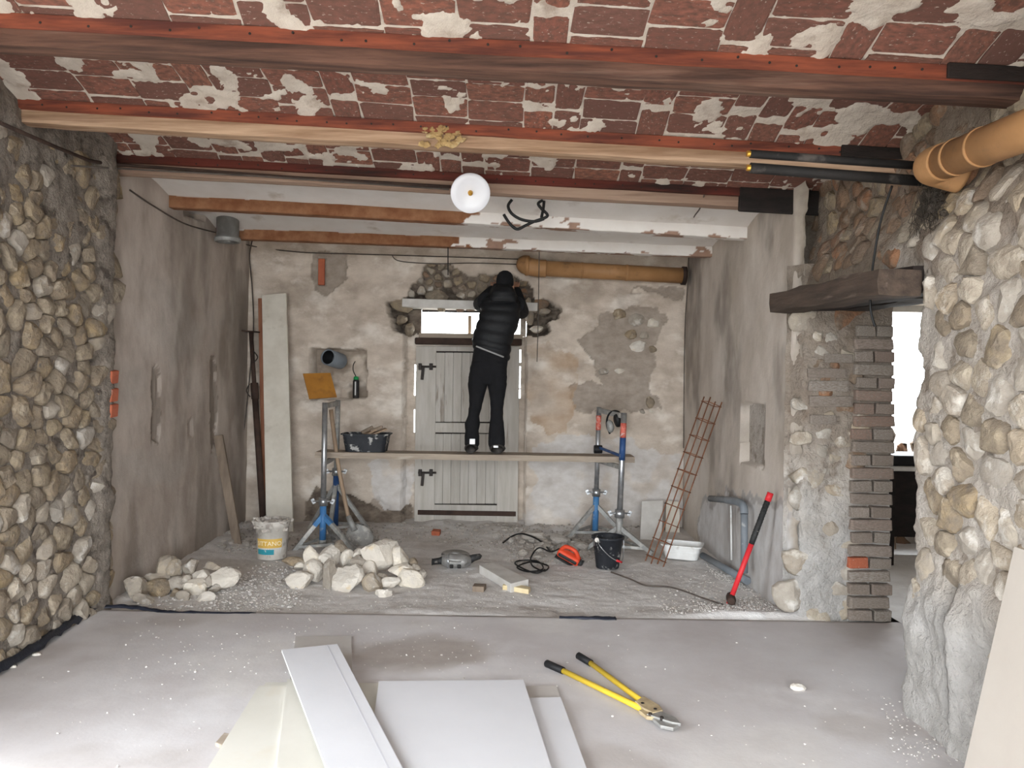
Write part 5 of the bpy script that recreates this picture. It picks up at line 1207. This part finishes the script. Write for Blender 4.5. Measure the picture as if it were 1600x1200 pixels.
# ---- sledgehammer
b0 = WZ(1138, 946, ZF+.02); tp = WX(1204, 770, 1.735); e = (tp-b0).normalized(); L_ = (tp-b0).length
t = thing('sledgehammer', 'sledgehammer with red handle leaning on the right plaster wall', 'hammer', b0)
MB().tube([b0+e*.02, b0+e*L_*.56], [.017, .018], 14).obj('shaft', 'handle_red', t); MB().tube([b0+e*L_*.55, b0+e*L_*.60, b0+e*L_*.94], [.0185, .02, .019], 14).obj('grip', 'tool_black', t)
MB().tube([b0+e*L_*.93, b0+e*L_], [.022, .021], 14).obj('end_cap', 'handle_red', t)
for k in range(12): q = b0+e*L_*(.61+.027*k); MB().cyl(q, q+e*.004, .0212, n=14).obj('grip_rib', 'tool_black', t)
hv = Vector((.25, 1, 0)); hv = (hv-e*hv.dot(e)).normalized(); q = b0+e*.05
MB().tube([q-hv*.075, q-hv*.065, q-hv*.025, q+hv*.025, q+hv*.065, q+hv*.075], [.022, .03, .032, .032, .03, .022], 8).obj('head', 'iron_rust', t)
MB().tube([b0-e*.012, b0+e*.022], [.016, .019], 12).obj('shaft_tip', 'handle_red', t)
# ---- bolt cutters
g0 = WZ(1010, 1105, .02); t = thing('bolt_cutters', 'yellow handled bolt cutters lying open on the screed', 'bolt cutters', g0)
def cz2(px, py, z=.02): return WZ(px, py, z)
for (h0, h1, h2) in (((853, 1036), (880, 1048), (1012, 1112)), ((903, 1024), (923, 1036), (1014, 1104))):
    a, b, c_ = cz2(*h0), cz2(*h1), cz2(*h2)
    MB().tube([a, a+(b-a)*.05, b], [.014, .019, .018], 14).obj('grip', 'black_rubber', t)
    MB().tube([b-(b-a)*.1, b+(c_-b)*.8, c_], [.0135, .0135, .016], 14).obj('handle', 'handle_yellow', t)
for (pts, z, m) in (([(992, 1098), (1006, 1090), (1030, 1104), (1036, 1112), (1020, 1116), (1004, 1108)], .030, 'cutter_tan'), ([(998, 1112), (1012, 1108), (1030, 1114), (1026, 1124), (1010, 1122)], .022, 'cutter_tan'),
                    ([(1010, 1118), (1030, 1112), (1056, 1124), (1064, 1133), (1050, 1131), (1034, 1126)], .026, 'tool_silver'), ([(1012, 1118), (1032, 1126), (1048, 1132), (1062, 1134), (1052, 1140), (1032, 1136)], .018, 'tool_silver')):
    P = [WZ(*p, z) for p in pts]; mb = MB(); n = len(P); vs = [p+Vector((0, 0, -.008)) for p in P]+[p+Vector((0, 0, .008)) for p in P]
    mb.add(vs, [tuple(reversed(range(n))), tuple(range(n, 2*n))]+[(i, (i+1) % n, n+(i+1) % n, n+i) for i in range(n)]).obj('side_plate' if m == 'cutter_tan' else 'jaw', m, t, bevel=.003)
for p in ((1004, 1100), (1024, 1109), (1016, 1116), (1034, 1122)): q = WZ(*p, .035); MB().cyl(q-Vector((0, 0, .02)), q+Vector((0, 0, .006)), .008, n=8).obj('bolt', 'iron_dark', t)

# ---- plasterboards in the foreground
def gboard(label, pts, zs, m, th=.0125, edge=True, name='plasterboard', group='plasterboard offcuts in the foreground'):
    """pts: pixels of the top face corners (far left, far right, near right, near left), zs: their heights"""
    A = [WZ(*p, z) for p, z in zip(pts, zs)]; o0 = sum(A, Vector())/4-Vector((0, 0, th))
    t = thing(name, label, 'plasterboard', o0, group)
    up = Vector((0, 0, -th)); e1 = .0012
    MB().hexa([p+up for p in A], [p-Vector((0, 0, e1)) for p in A]).obj('gypsum_core', 'gypsum_core', t)
    cen = sum(A, Vector())/4; sh_ = lambda p: cen+(p-cen)*.998
    MB().hexa([sh_(p)-Vector((0, 0, e1)) for p in A], [sh_(p) for p in A]).obj('paper_face', m, t)
    return t, A
gboard('greyish plasterboard offcut lying flattest and farthest under the others', [(462, 994), (549, 993), (552, 1110), (446, 1110)], [.014]*4, 'gypsum_grey')
gboard('wide cream plasterboard lying lowest at the centre left', [(415, 1066), (592, 1067), (640, 1300), (270, 1300)], [.014]*4, 'gypsum_cream')
t, A = gboard('cream plasterboard at the left with a line across its far end', [(405, 1071), (448, 1071), (430, 1300), (262, 1300)], [.028]*4, 'gypsum_cream')
gboard('narrow cream plasterboard strip between the left board and the slanted one', [(449, 1060), (466, 1066), (560, 1300), (420, 1300)], [.041, .041, .041, .041], 'gypsum_cream')
gboard('grey plasterboard strip sticking out farthest at the right', [(790, 1072), (869, 1071), (945, 1300), (800, 1300)], [.014]*4, 'gypsum_grey')
gboard('narrow plasterboard strip at the right, overlapped by the large white board', [(790, 1091), (876, 1089), (953, 1300), (800, 1300)], [.028]*4, 'gypsum')
t, A = gboard('large white plasterboard at the bottom centre of the picture', [(592, 1064), (818, 1062), (894, 1300), (560, 1300)], [.055, .055, .055, .055], 'gypsum')
MB().hexa([p+Vector((0, 0, -.0275)) for p in [A[0]+(A[1]-A[0])*.05, A[1]-(A[1]-A[0])*.05, A[2]-(A[2]-A[3])*.05, A[3]+(A[2]-A[3])*.05]], [p+Vector((0, 0, -.013)) for p in [A[0]+(A[1]-A[0])*.05, A[1]-(A[1]-A[0])*.05, A[2]-(A[2]-A[3])*.05, A[3]+(A[2]-A[3])*.05]]).obj('backing_board', 'gypsum_core', t)
t, A = gboard('slanted narrow white plasterboard lying across the others at the left', [(440, 1015), (527, 1006), (682, 1300), (548, 1300)], [.10, .10, .075, .075], 'gypsum')
r0 = A[0]+(A[1]-A[0])*.80; r1 = A[3]+(A[2]-A[3])*.80; r2 = A[2]-(A[2]-A[3])*.17; r3 = A[1]-(A[1]-A[0])*.17
MB().hexa([r0, r3, r2, r1], [p+Vector((0, 0, .0006)) for p in (r0, r3, r2, r1)]).obj('edge_taper', 'gypsum_line', t)
# support under the slanted board
floor_block('wood_block', 'short timber offcut propping up the far end of the slanted plasterboard', 'wood', [(470, 1042), (540, 1036), (545, 1050), (478, 1056)], .014, .083, 'wood_old')
# beige board leaning at the right bottom corner
f0 = WY(1541, 1270, 2.72); f1 = WX(1648, 830, 1.845); f1 = WY(1650, 830, 2.72)
A = [Vector((1.60, 2.72, .0)), Vector((1.60, 1.5, .0)), Vector((1.79, 1.5, .93)), Vector((1.79, 2.72, .93))]; nn = (A[1]-A[0]).cross(A[3]-A[0]).normalized()*.0125
if nn.x < 0: nn = -nn
t = MB().hexa(A, [p+nn for p in A]).obj('plasterboard', 'gypsum_beige', None, (A[0]+A[1])/2, bevel=.002); tag(t, 'beige plasterboard leaning on the right stone wall at the bottom right corner', 'plasterboard')

# ---- things in the next room
t = thing('work_table', 'dark table with a pale top below the window of the next room', 'table', (3.55, 6.55, 0))
MB().box((3.55, 6.55, .80), (.9, .5, .035)).obj('table_top', 'concrete_white', t, bevel=.004)
for (x, y) in ((3.15, 6.35), (3.95, 6.35), (3.15, 6.75), (3.95, 6.75)): MB().box((x, y, .39), (.05, .05, .78)).obj('leg', 'wood_black', t, bevel=.004)
MB().box((3.55, 6.78, .45), (.86, .03, .6)).obj('back_panel', 'wood_black', t)
t = tag(MB().box((3.55, 6.55, .8625), (.85, .4, .088)).obj('dark_case', 'black_rubber', None, (3.55, 6.55, .8185), bevel=.015), 'long black case lying on the table in the next room', 'case')
a = WZ(1399, 858, .0); t = thing('stick', 'thin pale stick with a white cap leaning beyond the brick pillar', 'stick', a); b = WY(1396, 790, a.y+.12)
MB().cyl(a, b, .008, n=8).obj('shaft', 'wood_handle', t); MB().cyl(b, b+(b-a).normalized()*.05, .022, n=10).obj('cap', 'white_plastic', t)
a = WZ(1385, 838, .03); b = WZ(1460, 838, .03)
t = tag(MB().bar(a, b, .03, .06).obj('spirit_level', 'blue_level', None, (a+b)/2-Vector((0, 0, .03)), bevel=.004), 'blue bar lying on the floor of the next room', 'bar')

# ================================================================== WORKER
ps = WZ(800, 700, PZ); PY = 7.08
wk = thing('person', 'worker in black vest, trousers and beanie standing on the plank facing the wall', 'person', (WY(757, 700, PY).x, PY, PZ))
def Wp(px, py, y=PY): return WY(px, py, y)
# body, one continuous skin
sv = []; se = []; sr = []
def J(p, r, parent=None):
    sv.append(Vector(p)-ORG[wk.name]); sr.append(r)
    if parent is not None: se.append((parent, len(sv)-1))
    return len(sv)-1
pel = J(Wp(764, 572), .09); bel = J(Wp(768, 545, PY+.02), .09, pel); ch = J(Wp(779, 500, PY+.04), .105, bel); ut = J(Wp(784, 474, PY+.09), .08, ch); nk = J(Wp(786, 458, PY+.12), .055, ut); hd1 = J(Wp(788, 446, PY+.15), .08, nk); hd2 = J(Wp(789, 436, PY+.155), .075, hd1)
for s, (hip, kn, an, toe) in ((-1, ((748, 592), (741, 642), (737, 692), (736, 702))), (1, ((777, 592), (776, 642), (775, 692), (777, 702)))):
    a = J(Wp(*hip), .06, pel); b = J(Wp(*kn, PY-.015), .045, a); c = J(Wp(*an, PY+.01), .035, b); d = J(Wp(*toe, PY+.12), .022, c)
def arm(sh, el, wr, sgn):
    a = J(Wp(*sh), .045, ut); b = J(Wp(*el), .036, a); c = J(Wp(*wr), .026, b)
    pw = Vector(sv[c])+ORG[wk.name]; fw = Vector((0, .05, .035)); pa = J(pw+fw, .034, c)
    for k, (dx, ln) in enumerate(((-.03, .07), (-.01, .08), (.01, .078), (.03, .065))):
        f1 = J(pw+fw+Vector((dx, .035, .02)), .0095, pa); f2 = J(pw+fw+Vector((dx*1.05, .035+ln*.35, .02+ln*.35)), .009, f1); f3 = J(pw+fw+Vector((dx*1.05, .035+ln*.75, .02+ln*.3)), .008, f2)
    t1 = J(pw+fw*.4+Vector((-sgn*.04, .015, .0)), .011, c); t2 = J(pw+fw*.4+Vector((-sgn*.055, .05, .02)), .009, t1)
arm((757, 470, PY+.10), (752, 478, PY+.32), (772, 452, PY+.50), -1); arm((808, 474, PY+.10), (815, 486, PY+.30), (806, 452, PY+.50), 1)
me = bpy.data.meshes.new('body'); me.from_pydata([tuple(v) for v in sv], se, []); me.materials.append(MATS['skin'])
bo = bpy.data.objects.new('body', me); COL.objects.link(bo); bo.parent = wk; ORG[bo.name] = ORG[wk.name]
sk = bo.modifiers.new('skin', 'SKIN'); sk.use_smooth_shade = True
for i, s in enumerate(me.skin_vertices[0].data): s.radius = (sr[i], sr[i]); s.use_root = (i == 0)
su = bo.modifiers.new('sub', 'SUBSURF'); su.levels = 1; su.render_levels = 1
def loft(rings, n=28, power=2.4, cap=True):
    """rings: (centre, half width, half depth, shear of z along x)"""
    vs = []; fs = []
    for (c_, rx, ry, tz) in rings:
        for k in range(n):
            a = 2*PI*k/n; ca, sa = math.cos(a), math.sin(a); q = (abs(ca)**power+abs(sa)**power)**(-1/power)
            vs.append(Vector(c_)+Vector((rx*ca*q, ry*sa*q, tz*ca*q*rx)))
    for i in range(len(rings)-1):
        for k in range(n): fs.append((i*n+k, i*n+(k+1) % n, (i+1)*n+(k+1) % n, (i+1)*n+k))
    if cap: fs.append(tuple(reversed(range(n)))); fs.append(tuple((len(rings)-1)*n+k for k in range(n)))
    return vs, fs
def outline(rows, dens=4, wr=.0, seed=0):
    """rows: (py, x left, x right, depth, half depth, shear)"""
    out = []
    for i in range(len(rows)-1):
        for k in range(dens if i < len(rows)-2 else dens+1):
            f = k/dens; r = [a+(b-a)*f for a, b in zip(rows[i], rows[i+1])]; c_ = WY((r[1]+r[2])/2, r[0], r[3]); w_ = 1+wr*mnoise.noise(Vector((seed, r[0]*.14, 0)))
            out.append((c_, (r[2]-r[1])/2*r[3]/1200*w_, r[4]*w_, r[5]))
    return out
# trousers
tm = MB()
ll = [(698, 728, 747, PY+.01, .062, 0), (694, 726, 749, PY+.01, .068, 0), (681, 726, 749, PY+.01, .07, 0), (672, 727, 748, PY, .068, 0), (662, 726, 750, PY, .075, 0), (650, 731, 749, PY-.01, .07, 0), (635, 733, 753, PY-.02, .075, 0), (618, 733, 757, PY-.01, .085, 0), (600, 731, 762, PY, .10, 0), (585, 733, 767, PY, .115, 0), (565, 737, 775, PY+.01, .12, 0)]
rl = [(700, 765, 786, PY+.02, .062, 0), (695, 763, 789, PY+.02, .07, 0), (684, 763, 789, PY+.02, .07, 0), (670, 764, 788, PY+.01, .072, 0), (650, 766.5, 786, PY-.01, .07, 0), (635, 766.5, 786.5, PY-.02, .075, 0), (618, 765, 789, PY-.01, .085, 0), (600, 761, 792, PY, .10, 0), (585, 758, 792, PY, .115, 0), (565, 752, 792, PY+.01, .12, 0)]
for i, rows in enumerate((ll, rl)): v, f = loft(outline(rows, 4, .06, i*7+2)); tm.add(v, f, True)
v, f = loft(outline([(601, 734, 791, PY, .09, 0), (590, 732, 792, PY, .118, 0), (575, 736, 792, PY+.0, .125, 0), (560, 738, 794, PY+.01, .12, 0), (542, 741, 794, PY+.02, .115, 0)], 4)); tm.add(v, f, True)
tm.obj('trousers', 'cloth_black', wk)
# quilted vest
rows = [(556, 741, 796, PY+.02, .118, -.28), (546, 737.5, 797.5, PY+.02, .13, -.26), (533, 738, 799, PY+.02, .135, -.2), (518, 742, 804, PY+.03, .135, -.15), (503, 747, 811, PY+.04, .14, -.1), (488, 750, 813, PY+.06, .142, -.05), (476, 751, 814, PY+.08, .135, 0), (468, 754, 811, PY+.10, .125, 0), (461, 762, 808, PY+.11, .11, 0), (454, 765, 806, PY+.12, .095, 0), (448, 768, 802, PY+.125, .085, 0), (444, 770, 799, PY+.13, .075, 0)]
R_ = outline(rows, 7); Q = []
for i, (c_, rx, ry, tz) in enumerate(R_):
    py_f = i/len(R_); k = .010*abs(math.sin(py_f*PI*11)) if py_f < .72 else 0; Q.append((c_, rx-.007+k, ry-.007+k, tz))
vm = MB(); v, f = loft(Q, 32, 2.3); vm.add(v, f, True)
vo = vm.obj('vest', 'vest_black', wk)
hv_, hf_ = loft(outline([(472, 768, 806, PY-.045, .02, 0), (466, 766, 807, PY-.03, .05, 0), (457, 767, 806, PY-.0, .075, 0), (450, 770, 802, PY+.03, .07, 0), (446, 774, 798, PY+.06, .05, 0)], 4), 24); MB().add(hv_, hf_, True).obj('hood', 'vest_black', vo)
hm = MB(); hp = []
for k in range(9): f = k/8; p = WY(744+f*43, 541+f*17-5*math.sin(f*PI)*0, PY-.105-.02*math.sin(f*PI)); hp.append(p)
hm.tube(hp, .008, 6).obj('shirt_hem', 'hem_grey', vo)
# sleeves
for i, (a, b, c_) in enumerate((((760, 472, PY+.08), (751, 474, PY+.30), (770, 453, PY+.48)), ((806, 476, PY+.08), (815, 486, PY+.28), (806, 454, PY+.48)))):
    MB().tube(spline([Wp(*a), Wp(*b), Wp(*c_)], 8), [.088-.038*(k/16) for k in range(17)], 16).obj('sleeve', 'cloth_black', wk)
# beanie, ears
hc = Wp(789, 439, PY+.155)
MB().lathe([(0.0, .098), (.03, .094), (.06, .078), (.08, .05), (.088, .015), (.09, -.02), (.088, -.045), (.08, -.05), (.0, -.048)], hc, 28, Matrix.Diagonal((.92, 1.1, 1.0))).obj('beanie', 'cloth_black', wk)
for s in (-1, 1): MB().lathe([(0, .012), (.012, .01), (.018, 0), (.012, -.01), (0, -.012)], hc+Vector((.076*s, .0, -.055)), 14, rotm(0, 1.4, 0) @ Matrix.Diagonal((1.5, 1, 1))).obj('ear', 'skin', wk)
# face, turned to the wall
fc_ = hc+Vector((0, .085, -.055)); 
MB().tube([fc_+Vector((0, -.0, .02)), fc_+Vector((0, .022, -.012)), fc_+Vector((0, .0, -.022))], [.006, .013, .008], 10).obj('nose', 'skin', wk)
# shoes
for i, (px, py, w) in enumerate(((736, 704, 21), (777, 705, 25))):
    c_ = WY(px, py, PY); zb0 = PZ+.004; x = c_.x; y = PY; w_ = w*PY/2400*1.15
    rings = []
    for (dy, hw_, z1) in ((-.088, .72, .075), (-.08, .86, .085), (-.03, .95, .085), (.05, 1.0, .08), (.12, 1.0, .06), (.18, .85, .045), (.205, .45, .03)):
        rings.append((dy, hw_*w_*.9, z1))
    vs = []; fs = []; n = 14
    for dy, hw_, z1 in rings:
        for k in range(n):
            a = 2*PI*k/n; vs.append(Vector((x+hw_*math.cos(a), y+dy, zb0+max(0, (z1/2)*(1+math.sin(a)*1.0)))))
    for j in range(len(rings)-1):
        for k in range(n): fs.append((j*n+k, j*n+(k+1) % n, (j+1)*n+(k+1) % n, (j+1)*n+k))
    fs += [tuple(range(n)), tuple(reversed(range((len(rings)-1)*n, len(rings)*n)))]
    so_ = MB().add(vs, fs, True).obj('shoe', 'shoe_grey', wk)
    hz = WY(px+2, py-14 if i == 0 else py-7, PY-.09); MB().box((hz.x+(.0 if i == 0 else -.025), PY-.085, hz.z), (.05 if i == 0 else .045, .012, .05 if i == 0 else .02)).obj('reflective_patch', 'reflective', so_, bevel=.004)
